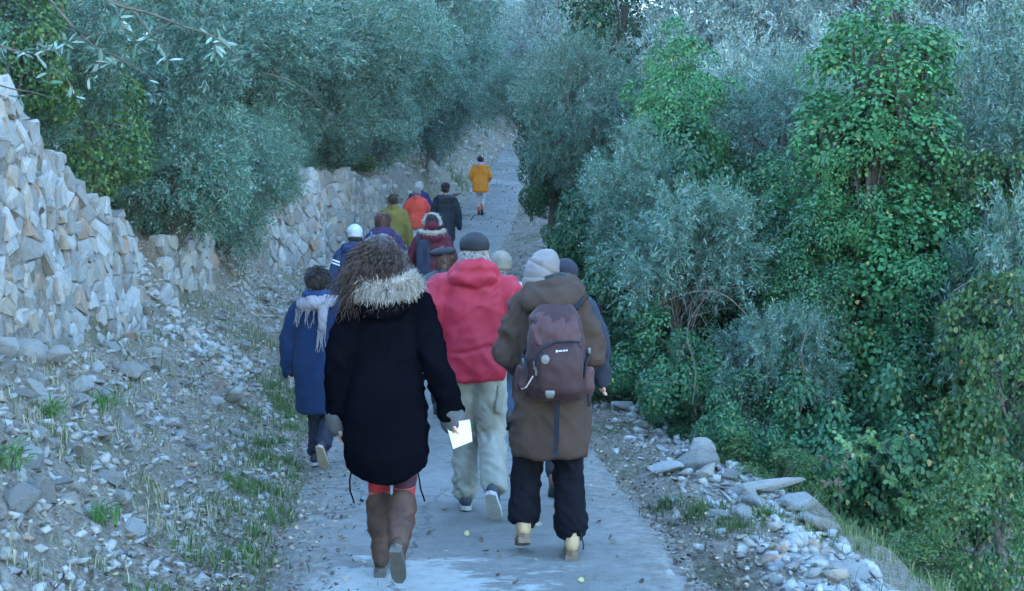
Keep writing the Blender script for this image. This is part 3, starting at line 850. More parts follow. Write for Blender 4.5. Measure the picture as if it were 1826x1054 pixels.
tree('olive_spray', 'olive_bush', 'arching olive sprays over the low wall remnant', 'bush', None, 420, 265, 14.6, .85)
tree('olive_spray', 'olive_bush', 'arching olive sprays over the long wall', 'bush', None, 560, 225, 19.8, 1.1)
tree('olive_shrub', 'olive_bush', 'dark olive bush round the leaning trunk above the bend', 'bush', None, 762, 185, 30.0, 1.3)
tree('olive_shrub', 'olive_bush', 'olive bush higher on the bank past the leaning trunk', 'bush', None, 815, 120, 38.0, 1.7)
tree('olive_shrub', 'olive_bush', 'olive bush on top of the bank where the lane vanishes', 'bush', None, 870, 95, 46.0, 1.9)
tree('olive_spray', 'olive_bush', 'olive sprays leaning over the lane from the far side beyond the last walker', 'bush', None, 948, 190, 27.0, 1.1)
# right side
tree('ivy_tree', 'ivy_covered_tree', 'tall ivy smothered tree rising from the ravine', 'tree', None, 1560, 560, 9.6, .98, .9, 1.15, rz=2.4)
tree('ivy_bush', 'ivy_covered_tree', 'bright ivy clad tree beyond the silver olive spray', 'tree', None, 1215, 230, 13.0, .68)
tree('ivy_bush', 'ivy_covered_tree', 'dark ivy clad tree standing right beside the lane below the far walker', 'tree', None, 985, 240, 17.0, .55)
tree('ivy_bush', 'ivy_covered_tree', 'dark ivy clad tree high up behind the silver crown', 'tree', None, 1110, 60, 19.0, 1.05)
tree('ivy_bush', 'ivy_covered_tree', 'ivy clad stump between the bright ivy clad tree and the smothered tree', 'tree', None, 1370, 470, 11.0, .62)
tree('ivy_bush', 'ivy_covered_tree', 'ivy column low behind the smothered tree on its far side', 'tree', None, 1660, 560, 9.0, .55)
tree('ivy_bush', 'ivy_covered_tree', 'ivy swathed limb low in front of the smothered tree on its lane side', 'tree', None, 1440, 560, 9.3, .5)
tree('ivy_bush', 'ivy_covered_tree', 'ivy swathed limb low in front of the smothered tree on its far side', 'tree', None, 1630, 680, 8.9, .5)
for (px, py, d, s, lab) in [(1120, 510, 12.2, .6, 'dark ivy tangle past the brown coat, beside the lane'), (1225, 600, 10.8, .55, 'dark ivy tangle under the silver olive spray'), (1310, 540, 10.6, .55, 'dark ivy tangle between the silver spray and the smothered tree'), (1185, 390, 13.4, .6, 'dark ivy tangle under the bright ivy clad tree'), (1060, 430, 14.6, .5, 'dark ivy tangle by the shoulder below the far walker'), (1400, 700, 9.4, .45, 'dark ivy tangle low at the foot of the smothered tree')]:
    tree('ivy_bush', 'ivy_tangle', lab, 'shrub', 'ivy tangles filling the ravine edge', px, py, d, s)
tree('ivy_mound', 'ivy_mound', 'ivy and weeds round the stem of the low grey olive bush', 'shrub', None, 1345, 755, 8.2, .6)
tree('ivy_bush', 'ivy_covered_tree', 'ivy swathed limb high on the front of the smothered tree', 'tree', None, 1545, 345, 9.2, .42)
tree('olive_b', 'olive_tree', 'silver crowned olive tree overhanging the lane near the far walker', OL, None, 1050, 205, 16.0, .62)
tree('olive_spray', 'olive_bush', 'silver olive spray reaching out over the verge past the brown coat', 'bush', None, 1205, 480, 9.9, .8, rz=.5)
tree('olive_spray', 'olive_bush', 'grey olive bush low in front of the ivy smothered tree', 'bush', None, 1355, 665, 8.8, .6)
tree('olive_shrub', 'olive_bush', 'olive bush above the silver spray, under the bright ivy clad tree', 'bush', None, 1130, 345, 12.0, .66)
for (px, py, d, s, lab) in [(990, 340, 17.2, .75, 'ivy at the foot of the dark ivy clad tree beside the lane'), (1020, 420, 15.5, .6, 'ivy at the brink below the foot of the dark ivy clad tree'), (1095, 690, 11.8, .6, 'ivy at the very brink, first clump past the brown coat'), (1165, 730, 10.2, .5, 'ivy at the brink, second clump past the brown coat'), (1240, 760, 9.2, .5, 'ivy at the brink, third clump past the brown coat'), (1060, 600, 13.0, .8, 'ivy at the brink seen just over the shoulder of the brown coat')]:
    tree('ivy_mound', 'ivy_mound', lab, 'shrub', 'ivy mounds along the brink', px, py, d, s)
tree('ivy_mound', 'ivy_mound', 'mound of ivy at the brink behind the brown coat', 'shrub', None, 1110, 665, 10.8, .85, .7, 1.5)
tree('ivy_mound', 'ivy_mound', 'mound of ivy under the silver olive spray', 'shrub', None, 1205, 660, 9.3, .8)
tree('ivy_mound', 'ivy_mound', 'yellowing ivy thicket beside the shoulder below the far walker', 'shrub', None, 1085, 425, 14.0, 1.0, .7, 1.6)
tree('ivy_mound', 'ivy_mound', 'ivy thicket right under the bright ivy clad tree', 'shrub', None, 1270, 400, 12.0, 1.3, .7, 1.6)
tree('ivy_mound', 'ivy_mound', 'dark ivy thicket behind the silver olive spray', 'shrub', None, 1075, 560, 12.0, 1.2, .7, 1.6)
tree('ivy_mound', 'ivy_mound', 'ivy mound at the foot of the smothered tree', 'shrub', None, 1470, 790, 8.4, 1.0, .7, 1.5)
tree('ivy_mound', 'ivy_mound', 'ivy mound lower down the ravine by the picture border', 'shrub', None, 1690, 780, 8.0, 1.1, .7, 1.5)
tree('green_shrub', 'leafy_shrub', 'leafy shrub by the picture border below the pale olives', 'shrub', None, 1760, 420, 9.0, .8)
tree('green_shrub', 'leafy_shrub', 'leafy shrub under the cut off olive bush at the border', 'shrub', None, 1790, 720, 7.6, .8, .7, 1.6)
tree('green_shrub', 'leafy_shrub', 'weedy shrub in the lower right corner', 'shrub', None, 1740, 985, 6.0, .5, .7, 1.5)
tree('green_shrub', 'leafy_shrub', 'low weeds just below the brink of the drop', 'shrub', None, 1640, 1010, 6.0, .4, .7, 1.2)
tree('green_shrub', 'leafy_shrub', 'weedy clump rooted under the broad flat slab', 'shrub', None, 1330, 815, 7.9, .42, .7, 1.4)
tree('green_shrub', 'leafy_shrub', 'weedy clump at the brink behind the rock pile', 'shrub', None, 1400, 850, 7.4, .42, .7, 1.4)
tree('olive_spray', 'olive_bush', 'pale olive bush cut by the right border of the picture', 'bush', None, 1800, 570, 8.4, .8, .7, 1.6)
tree('olive_shrub', 'olive_bush', 'pale olive bush above the leafy shrub at the border', 'bush', None, 1790, 260, 10.0, 1.0)
tree('olive_b', 'olive_tree', 'grey twiggy olive tree between the two tall ivy trees', OL, None, 1390, 270, 13.0, .62)
PG = 'pale olive trees across the ravine'
for i, (px, py, d, s, lab) in enumerate([(1330, 130, 17, 1.0, 'pale olive tree just behind the top of the bright ivy clad tree'), (1440, 90, 19, 1.15, 'pale olive tree left of the smothered tree top'), (1650, 110, 16.5, 1.1, 'pale olive tree right behind the smothered tree top'),
                                   (1770, 60, 18, 1.2, 'pale olive tree in the upper right corner'), (1560, 40, 24, 1.4, 'pale olive tree beyond the tip of the smothered tree'), (1250, 20, 24, 1.4, 'pale olive tree above the bright ivy clad tree, further off'), (1780, 330, 15, 1.1, 'pale olive tree low by the right border'), (1380, 300, 15.0, .9, 'pale olive tree low between the two ivy clad trees')]):
    tree('olive_pale', 'olive_tree', lab, OL, PG, px, py, d, s)
# far hillside
frnd = random.Random(5)
for i in range(60):
    y = frnd.uniform(30, 95); u = frnd.uniform(-.62, .62)
    x = u * y
    if -5.5 - .03 * y < x < 5.5 + .03 * y: x = math.copysign(6.5 + .06 * y + frnd.random() * 4, x)
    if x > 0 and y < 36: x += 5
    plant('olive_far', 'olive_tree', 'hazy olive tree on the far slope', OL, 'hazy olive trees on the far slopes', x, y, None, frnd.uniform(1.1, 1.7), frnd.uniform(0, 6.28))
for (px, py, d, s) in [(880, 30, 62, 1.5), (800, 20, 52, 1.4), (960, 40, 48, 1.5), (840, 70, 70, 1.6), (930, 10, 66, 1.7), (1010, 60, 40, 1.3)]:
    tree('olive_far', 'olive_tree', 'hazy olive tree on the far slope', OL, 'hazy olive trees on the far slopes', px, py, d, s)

# ---------------------------------------------------------------- people: solid shapes fused into one skin
def _sphere(nu, nv):
    V = [(0, 0, 1)] + [(math.cos(2 * math.pi * u / nu) * math.sin(math.pi * v / nv), math.sin(2 * math.pi * u / nu) * math.sin(math.pi * v / nv), math.cos(math.pi * v / nv)) for v in range(1, nv) for u in range(nu)] + [(0, 0, -1)]
    F = [(0, 1 + u, 1 + (u + 1) % nu) for u in range(nu)]
    for v in range(nv - 2):
        a = 1 + v * nu
        F += [(a + u, a + nu + u, a + nu + (u + 1) % nu, a + (u + 1) % nu) for u in range(nu)]
    a = 1 + (nv - 2) * nu; e = len(V) - 1
    F += [(a + u, e, a + (u + 1) % nu) for u in range(nu)]
    return np.array(V), F
SPH = {k: _sphere(k, max(6, k // 2)) for k in (8, 10, 12, 16, 20)}

class Blob:
    def __init__(s): s.V = []; s.F = []; s.n = 0
    def add(s, V, F):
        s.V.append(np.asarray(V, float)); k = s.n
        s.F.extend([tuple(i + k for i in f) for f in F]); s.n += len(V)
    def ell(s, c, r, rot=None, seg=20):
        V, F = SPH[seg]
        V = V * np.array(r)
        if rot is not None: V = V @ np.array(rot.to_matrix()).T
        s.add(V + np.array(c), F)
        return s
    def cone(s, a, b, ra, rb, seg=16):
        a, b = Vector(a), Vector(b)
        d = (b - a)
        if d.length < 1e-5: return s
        q = np.array(d.to_track_quat('Z', 'Y').to_matrix())
        t = np.arange(seg) * 2 * math.pi / seg
        c = np.stack([np.cos(t), np.sin(t), t * 0], -1) @ q.T
        s.add(np.concatenate([c * ra + np.array(a), c * rb + np.array(b)]), [(i, (i + 1) % seg, seg + (i + 1) % seg, seg + i) for i in range(seg)] + [tuple(range(seg))[::-1], tuple(range(seg, 2 * seg))])
        return s
    def limb(s, pts, rads, seg=16):
        pts = [Vector(p) for p in pts]
        for p, r in zip(pts, rads): s.ell(p, (r, r, r), seg=seg)
        for a, b, ra, rb in zip(pts, pts[1:], rads, rads[1:]): s.cone(a, b, ra, rb, seg)
        return s
    def loft(s, rings, n=36, p=2.5):
        """rings: (z, rx, ry, cx, cy [, sag]) stacked, closed top and bottom; sag lowers the back of a ring"""
        V, F = [], []
        for rg_ in rings:
            z, rx, ry, cx, cy = rg_[:5]; sag = rg_[5] if len(rg_) > 5 else 0
            for i in range(n):
                t = 2 * math.pi * i / n
                c, d = math.cos(t), math.sin(t)
                x = math.copysign(abs(c) ** (2 / p), c) * rx; y = math.copysign(abs(d) ** (2 / p), d) * ry
                V.append((cx + x, cy + y, z - sag * max(0, -d) ** 2))
        for k in range(len(rings) - 1):
            F += [(k * n + i, k * n + (i + 1) % n, k * n + n + (i + 1) % n, k * n + n + i) for i in range(n)]
        F.append(tuple(range(n))[::-1]); F.append(tuple(range(len(V) - n, len(V))))
        s.add(V, F)
        return s
    def prism(s, top, bot):
        k = len(top)
        s.add(top + bot, [tuple(range(k))[::-1], tuple(range(k, 2 * k))] + [(i, (i + 1) % k, k + (i + 1) % k, k + i) for i in range(k)])
    def box(s, c, size, rot=None):
        V = np.array([(x, y, z) for x in (-.5, .5) for y in (-.5, .5) for z in (-.5, .5)]) * np.array(size)
        if rot is not None: V = V @ np.array(rot.to_matrix()).T
        s.add(V + np.array(c), [(0, 1, 3, 2), (4, 6, 7, 5), (0, 4, 5, 1), (2, 3, 7, 6), (0, 2, 6, 4), (1, 5, 7, 3)])
        return s
    def build(s, name, mat, parent, voxel=.012, smooth=3, disp=None, M4=None, raw=False):
        me = bpy.data.meshes.new(name)
        V = np.concatenate(s.V)
        if M4 is not None:
            m = np.array(M4); V = V @ m[:3, :3].T + m[:3, 3]
        me.from_pydata(V.tolist(), [], s.F)
        if raw:
            bm = bmesh.new(); bm.from_mesh(me); bmesh.ops.recalc_face_normals(bm, faces=bm.faces); bm.to_mesh(me); bm.free()
        if not raw:
            tmp = bpy.data.objects.new('tmp', me); COL.objects.link(tmp)
            md = tmp.modifiers.new('r', 'REMESH'); md.mode = 'VOXEL'; md.voxel_size = voxel * 1.2; md.use_smooth_shade = True
            if smooth:
                ms = tmp.modifiers.new('s', 'SMOOTH'); ms.factor = .5; ms.iterations = smooth
            dg = bpy.context.evaluated_depsgraph_get()
            me2 = bpy.data.meshes.new_from_object(tmp.evaluated_get(dg))
            bpy.data.objects.remove(tmp); bpy.data.meshes.remove(me); me = me2; me.name = name
            if disp is not None:
                nv = len(me.vertices)
                co = np.empty(nv * 3, np.float32); me.vertices.foreach_get('co', co); co = co.reshape(-1, 3)
                no = np.empty(nv * 3, np.float32); me.vertices.foreach_get('normal', no); no = no.reshape(-1, 3)
                k = np.array([disp(Vector(c)) for c in co.tolist()], np.float32)
                me.vertices.foreach_set('co', (co + no * k[:, None]).ravel())
        me.polygons.foreach_set('use_smooth', np.ones(len(me.polygons), dtype=bool)); me.update()
        me.materials.clear(); me.materials.append(mat)
        return link(name, me, parent)

def folds(amp=.006, fx=5.0, fz=9.0, seed=0.0, diag=0.5, fine=.4):
    """cloth creases: ridged noise stretched along one direction"""
    def f(v):
        a = noise.noise(Vector((v.x * fx + seed, v.y * fx, (v.z + diag * v.x) * fz + seed)))
        b = noise.noise(Vector((v.x * fx * 2.3 + 9 + seed, v.y * fx * 2.3, (v.z - diag * v.x) * fz * 2.1)))
        return amp * ((1 - 2.2 * abs(a)) * .8 + fine * (1 - 2 * abs(b)) - .5)
    return f

def strands(name, mat, parent, S, seg=6, sides=3):
    """S: list of (points, radius_root, radius_tip, tone) -> one mesh of tapered strands"""
    V, F, A = [], [], []
    for pts, r0, r1, tone in S:
        k = len(pts)
        nf = len(F)
        tube(V, F, pts, [r0 + (r1 - r0) * i / (k - 1) for i in range(k)], sides)
        A.extend([tone] * (len(F) - nf))
    me = np_mesh(name, np.array([list(v) for v in V]), np.array(F), np.array(A), smooth=True)
    me.materials.append(mat)
    return link(name, me, parent)

def ik(h, a, l1, l2, fwd=Vector((0, 1, 0))):
    h, a = Vector(h), Vector(a)
    d = a - h; L = min(d.length, (l1 + l2) * .998)
    t = (l1 * l1 - l2 * l2 + L * L) / (2 * L)
    hgt = math.sqrt(max(l1 * l1 - t * t, 0))
    dn = d.normalized(); f = (fwd - dn * fwd.dot(dn)).normalized()
    return h + dn * t + f * hgt

def hand(b, wrist, fdir, side, fine=True, curl=.5):
    f = Vector(fdir).normalized(); s_ = Vector(side); s_ = (s_ - f * s_.dot(f)).normalized(); n = f.cross(s_)
    w = Vector(wrist)
    b.limb([w, w + f * .045, w + f * .08], [.026, .032, .03])
    b.limb([w + f * .03 - s_ * .018, w + f * .085 - s_ * .026], [.02, .017]); b.limb([w + f * .03 + s_ * .018, w + f * .085 + s_ * .026], [.02, .016])
    if not fine: 
        b.limb([w + f * .08, w + f * .13 + n * .02], [.03, .02]); return
    for i, ln in enumerate((.068, .077, .072, .055)):
        r0 = w + f * .085 + s_ * (i - 1.5) * .0185
        m = r0 + (f * (1 - curl * .3) + n * curl * .5).normalized() * ln * .52
        e = m + (f * (1 - curl) + n * curl * 1.3).normalized() * ln * .5
        b.limb([r0, m, e], [.0095, .0088, .0072], 10)
    t0 = w + f * .03 - s_ * .03
    t1 = t0 + (f * .7 - s_ * .6 + n * .3).normalized() * .04
    b.limb([t0, t1, t1 + (f * .9 - s_ * .1 + n * .4).normalized() * .032], [.014, .011, .009], 10)

def shoe(root, ank, pitch, yaw, um, sm, kind='shoe', voxel=.009, name='shoe'):
    """foot frame: origin at the ankle, toes +y, sole at z=-.085"""
    M4 = Matrix.Translation(Vector(ank)) @ Euler((-pitch, 0, yaw)).to_matrix().to_4x4()
    b = Blob()
    if kind == 'dress':     # ladies' boot foot with a low heel
        b.ell((0, -.028, -.035), (.035, .042, .045)); b.limb([(0, -.01, .03), (0, -.005, -.01), (0, .05, -.045), (0, .125, -.062)], [.042, .04, .036, .026])
    else:
        b.ell((0, -.035, -.035), (.039, .048, .046)); b.ell((0, .035, -.045), (.042, .085, .04)); b.ell((0, .12, -.055), (.046, .07, .032))
        b.limb([(0, -.015, .045 if kind == 'boot' else .005), (0, -.01, -.02)], [.045, .045])
    up = b.build(name, um, root, voxel, 2, folds(.002, 25, 25), M4)
    b = Blob()
    out = [(-.032, -.07), (0, -.088), (.032, -.07), (.036, -.01), (.045, .08), (.042, .15), (.018, .188), (-.018, .188), (-.042, .15), (-.045, .08), (-.036, -.01)]
    if kind == 'dress': out = [(x * .82, y * .95) for x, y in out]
    top, bot = -.062, -.087
    b.prism([(x, y, top) for x, y in out], [(x * .97, y * .98, bot) for x, y in out])
    if kind in ('dress', 'boot'):
        b.box((0, -.048, -.098), (.055 if kind == 'dress' else .066, .06, .03))
    so = b.build('sole', sm, up, raw=True, M4=M4)
    so.data.polygons.foreach_set('use_smooth', np.zeros(len(so.data.polygons), dtype=bool))
    return up

HIPZ, SHZ = .90, 1.385
def make_body(root, P, fine=False, voxel=.014):
    b = Blob()
    hx, hy, hz = P.get('head', (0, .01, 0)); tw = P.get('turn', 0.0)
    rt = Euler((P.get('nod', 0.0), 0, tw)).to_matrix()
    H0 = Vector((hx, hy + .012, 1.575 + hz))
    T = lambda v: H0 + rt @ Vector(v)
    b.ell(T((0, -.012, .025)), (.074, .092, .093), Euler((P.get('nod', 0), 0, tw))); b.ell(T((0, .03, -.035)), (.056, .064, .078))
    b.ell(T((0, .085, -.085)), (.03, .024, .024)); b.limb([T((0, .092, .012)), T((0, .112, -.03))], [.011, .015], 8)     # chin, nose
    for s in (-1, 1):
        b.ell(T((s * .078, -.008, -.012)), (.011, .02, .032)); b.ell(T((s * .03, .085, .02)), (.018, .012, .009)); b.ell(T((s * .042, .062, -.03)), (.025, .025, .025))
    b.ell(T((0, .093, -.052)), (.024, .01, .009))
    b.limb([T((0, -.02, -.06)), (hx * .5, -.005, 1.42)], [.052, .058])
    b.loft([(.86, .135, .09, 0, 0), (.95, .15, .1, 0, -.005), (1.06, .125, .085, 0, 0), (1.2, .14, .095, 0, 0), (1.33, .15, .09, 0, 0), (1.40, .12, .065, 0, 0), (1.43, .06, .05, 0, 0)])
    for s, k in ((-1, 'L'), (1, 'R')):
        sh = Vector((s * .155, 0, SHZ - .015)); e = Vector(P['el' + k]); w = Vector(P['wr' + k])
        b.limb([sh, sh.lerp(e, .5), e, e.lerp(w, .4), w], [.05, .046, .038, .038, .026])
        hand(b, w, P.get('hd' + k, (w - e)), P.get('hs' + k, (0, 1, 0)), fine, P.get('curl', .5))
        a = Vector(P['an' + k]); h = Vector((s * .085, 0, HIPZ)); kn = ik(h, a, .43, .41)
        P['kn' + k] = kn
        b.limb([h, h.lerp(kn, .5), kn, kn.lerp(a, .35), a], [.082, .07, .053, .05, .036])
        pit = P.get('pi' + k, 0.0)
        R3 = Euler((-pit, 0, 0)).to_matrix()
        b.limb([a, a + R3 @ Vector((0, .05, -.04)), a + R3 @ Vector((0, .13, -.06))], [.036, .032, .022])
    body = b.build('body', M['skin'], root, voxel, 2)
    return body

def trousers(root, P, mat, r=(.098, .085, .072, .068, .064), voxel=.012, amp=.007, hem=.05, name='trousers', seed=0, cuff=0.0):
    b = Blob()
    b.loft([(.80, .15, .105, 0, 0), (.86, .172, .125, 0, -.01), (.95, .172, .12, 0, -.01), (1.04, .155, .105, 0, 0)])
    for s, k in ((-1, 'L'), (1, 'R')):
        h = Vector((s * .085, 0, HIPZ)); kn = P['kn' + k]; a = Vector(P['an' + k])
        end = a + (kn - a).normalized() * hem
        b.limb([h, h.lerp(kn, .5), kn, kn.lerp(end, .5), end], [r[0], r[1], r[2], r[3], r[4]])
        if cuff: b.limb([end + (kn - end).normalized() * .05, end], [r[4] * cuff, r[4] * cuff * .96])
    f1 = folds(amp, 9, 16, seed, .8)
    def d(v):
        k = 1.0 + 1.1 * math.exp(-((v.z - .47) / .1) ** 2) + 1.6 * math.exp(-((v.z - .14) / .1) ** 2)
        return f1(v) * k
    return b.build(name, mat, root, voxel, 3, d)

def coat(root, P, mat, rings, sl=(.082, .078, .066, .062, .055), voxel=.012, amp=.006, seed=0, name='coat', extra=None, cuff=.03, p=2.4, quilt=0, crease=0):
    b = Blob()
    b.loft(rings, p=p)
    shx = P.get('shx', .165)
    for s, k in ((-1, 'L'), (1, 'R')):
        sh = Vector((s * shx, 0, SHZ - .03)); e = Vector(P['el' + k]); w = Vector(P['wr' + k])
        end = w + (w - e).normalized() * cuff
        b.limb([(s * .07, -.005, SHZ + .025), sh, sh.lerp(e, .5), e, e.lerp(end, .5), end], [.07, sl[0], sl[1], sl[2], sl[3], sl[4]])
    if extra: extra(b)
    f1 = folds(amp, 6, 8, seed, .7)
    def d(v):
        k = 1.0 + (.9 if abs(v.x) > shx + .03 else 0) 
        r_ = f1(v) * k
        if crease and abs(v.x) < .24: r_ -= .013 * math.exp(-((v.z - crease - .02 * math.sin(v.x * 14) - .12 * v.x * v.x) / .011) ** 2)
        if quilt: r_ += .006 * abs(math.sin(v.z * math.pi / quilt)) - .003
        return r_
    return b.build(name, mat, root, voxel, 4, d)

def A_line(hem, hemr, waist=.165, chest=.185, dep=.125, hipr=None, sag=.02):
    """coat torso rings from hem to neck"""
    hipr = hipr or (hemr * .5 + waist * .5)
    z1 = max(hem + .03, .93)
    rs = [(hem, hemr, dep * 1.18, 0, -.012, sag)]
    if hem < .8: rs += [(hem + .02, hemr, dep * 1.2, 0, -.012, sag), ((hem + .93) / 2, hemr * .5 + hipr * .5, dep * 1.18, 0, -.012)]
    rs += [(z1, hipr, dep * 1.12, 0, -.015), (1.10, waist, dep * .95, 0, -.005), (1.24, chest, dep, 0, -.005), (1.34, chest * .95, dep * .92, 0, -.008), (1.40, .125, dep * .68, 0, -.005), (1.445, .07, .066, 0, 0)]
    return rs

def place(px, d, H, label, heading=0.0, group='walkers on the lane', dz=0.0, y_off=0.0):
    x = (px - 913) / FPX * d
    root = empty('person', (x, d, float(ZP(d)) + dz), heading, H / 1.7)
    return tag(root, label, 'person', group)

def hat_cap(root, name, P, mat, c=(0, -.012, .045), r=(.088, .105, .085), voxel=.01, cut=-.02, amp=.002, band=None, seed=0):
    hx, hy, hz = P.get('head', (0, .01, 0))
    b = Blob(); C0 = Vector((hx, hy, 1.575 + hz)) + Vector(c)
    b.loft([(C0.z + cut, r[0] * .98, r[1] * .98, C0.x, C0.y), (C0.z + .02, r[0] * 1.02, r[1] * 1.02, C0.x, C0.y), (C0.z + r[2] * .55, r[0] * .88, r[1] * .88, C0.x, C0.y), (C0.z + r[2] * .9, r[0] * .5, r[1] * .5, C0.x, C0.y), (C0.z + r[2], r[0] * .2, r[1] * .2, C0.x, C0.y)], p=2.0)
    return b.build(name, mat, root, voxel, 3, folds(amp, 14, 20, seed))

def hair_cap(root, P, mat, r=(.086, .105, .105), c=(0, -.018, .028), low=0.0, voxel=.01, amp=.006, n=160, length=.07, seed=1, spread=1.0):
    """short or chin length hair: a rough cap plus loose locks"""
    hx, hy, hz = P.get('head', (0, .01, 0))
    C0 = Vector((hx, hy, 1.575 + hz)) + Vector(c)
    b = Blob(); b.ell(C0, r)
    if low: b.limb([C0 + Vector((0, -.02, 0)), C0 + Vector((0, -.035, -low))], [r[0] * .98, r[0] * .85]); 
    if low:
        for s in (-1, 1): b.limb([C0 + Vector((s * .045, -.01, 0)), C0 + Vector((s * .06, 0, -low))], [.05, .04])
    h = b.build('hair', mat, root, voxel, 2, folds(amp, 30, 14, seed, 1.5))
    rr = random.Random(seed); S = []
    for i in range(n):
        v = Vector((rr.gauss(0, 1), rr.gauss(-.5, .8), rr.gauss(.35, .7))).normalized()
        p0 = C0 + Vector((v.x * r[0], v.y * r[1], v.z * r[2])) * .97
        t = (Vector((rr.gauss(0, .5), rr.gauss(-.1, .5), -1 - low * 4)) ); t = (t - v * t.dot(v)).normalized()
        ln = length * rr.uniform(.6, 1.3)
        S.append(([p0, p0 + t * ln * .5 + v * .012 * spread, p0 + t * ln + v * .012 * spread * rr.uniform(.2, 2)], .006, .0015, rr.random()))
    strands('lock', mat, h, S, sides=3)
    return h

def fur_ring(root, parent, mat, pts, nrm, count, length, seed, name='fur_trim', rad=.003, downs=.3):
    """fur along a poly-line: tufts pointing outwards from nrm(i) and random"""
    rr = random.Random(seed); S = []
    k = len(pts)
    for i in range(count):
        t = rr.random() * (k - 1); a = int(t); f = t - a
        p = Vector(pts[a]).lerp(Vector(pts[min(a + 1, k - 1)]), f)
        n = Vector(nrm[a]).lerp(Vector(nrm[min(a + 1, k - 1)]), f)
        d = (n + Vector((rr.gauss(0, .55), rr.gauss(0, .55), rr.gauss(0, .55)))).normalized()
        ln = length * rr.uniform(.5, 1.25)
        p0 = p + Vector((rr.gauss(0, .012), rr.gauss(0, .012), rr.gauss(0, .012)))
        S.append(([p0, p0 + d * ln * .55 + Vector((0, 0, -.1 * downs * ln)), p0 + d * ln + Vector((0, 0, -downs * ln))], rad, .0007, rr.random()))
    return strands(name, mat, parent, S, sides=3)

def hair_mat(name, dark, light, rough=.45):
    m, n, l, b = new_mat(name)
    a = n.new('ShaderNodeAttribute'); a.attribute_name = 'rnd'
    t = noise_tex(n, l, 30, 3, vec_scale=(1, 1, .3))
    mx = n.new('ShaderNodeMath'); mx.operation = 'ADD'; l.new(a.outputs['Fac'], mx.inputs[0]); l.new(t.outputs['Fac'], mx.inputs[1])
    mh = n.new('ShaderNodeMath'); mh.operation = 'MULTIPLY'; mh.inputs[1].default_value = .55; l.new(mx.outputs[0], mh.inputs[0])
    r = ramp(n, [(0.1, dark), (0.9, light)]); l.new(mh.outputs[0], r.inputs['Fac'])
    l.new(r.outputs['Color'], b.inputs['Base Color']); b.inputs['Roughness'].default_value = rough
    b.inputs['Specular IOR Level'].default_value = .35
    return m

def ribbon(name, mat, parent, pts, r=.006, sides=6):
    V, F = [], []
    tube(V, F, pts, [r] * len(pts), sides)
    me = bpy.data.meshes.new(name); me.from_pydata(V, [], F)
    me.polygons.foreach_set('use_smooth', np.ones(len(me.polygons), dtype=bool)); me.update(); me.materials.append(mat)
    return link(name, me, parent)

def strap(name, mat, parent, pts, w=.03, th=.006, wdir=(1, 0, 0)):
    """flat webbing along points"""
    V, F = [], []
    pts = [Vector(p) for p in pts]
    for i, p in enumerate(pts):
        t = (pts[min(i + 1, len(pts) - 1)] - pts[max(i - 1, 0)]).normalized()
        a = Vector(wdir); a = (a - t * a.dot(t)).normalized(); n = t.cross(a)
        for (u, v) in ((-1, -1), (1, -1), (1, 1), (-1, 1)): V.append(p + a * u * w / 2 + n * v * th / 2)
    for i in range(len(pts) - 1):
        for s in range(4): F.append((i * 4 + s, i * 4 + (s + 1) % 4, i * 4 + 4 + (s + 1) % 4, i * 4 + 4 + s))
    F.append((3, 2, 1, 0)); F.append(tuple(len(pts) * 4 - 4 + s for s in range(4)))
    me = bpy.data.meshes.new(name); me.from_pydata(V, [], F); me.update(); me.materials.append(mat)
    return link(name, me, parent)

FAB = {}
def fab(key, col, **k):
    if key not in FAB: FAB[key] = fabric(key, col, **k)
    return FAB[key]
BLACKSOLE = plain('black_rubber', (.02, .02, .022), .7)
GREYSOLE = plain('grey_rubber', (.38, .38, .37), .7)
BROWNH = hair_mat('brown_hair', (.018, .011, .009), (.10, .062, .05))
DARKH = hair_mat('dark_hair', (.010, .008, .008), (.045, .034, .03))
REDH = hair_mat('auburn_hair', (.04, .015, .012), (.14, .06, .045))
GREYH = hair_mat('grey_hair', (.16, .15, .145), (.42, .41, .40))
FURM = hair_mat('fawn_fur', (.12, .085, .06), (.62, .58, .52), .8)
FURG = hair_mat('grey_fur', (.16, .15, .145), (.62, .61, .60), .7)

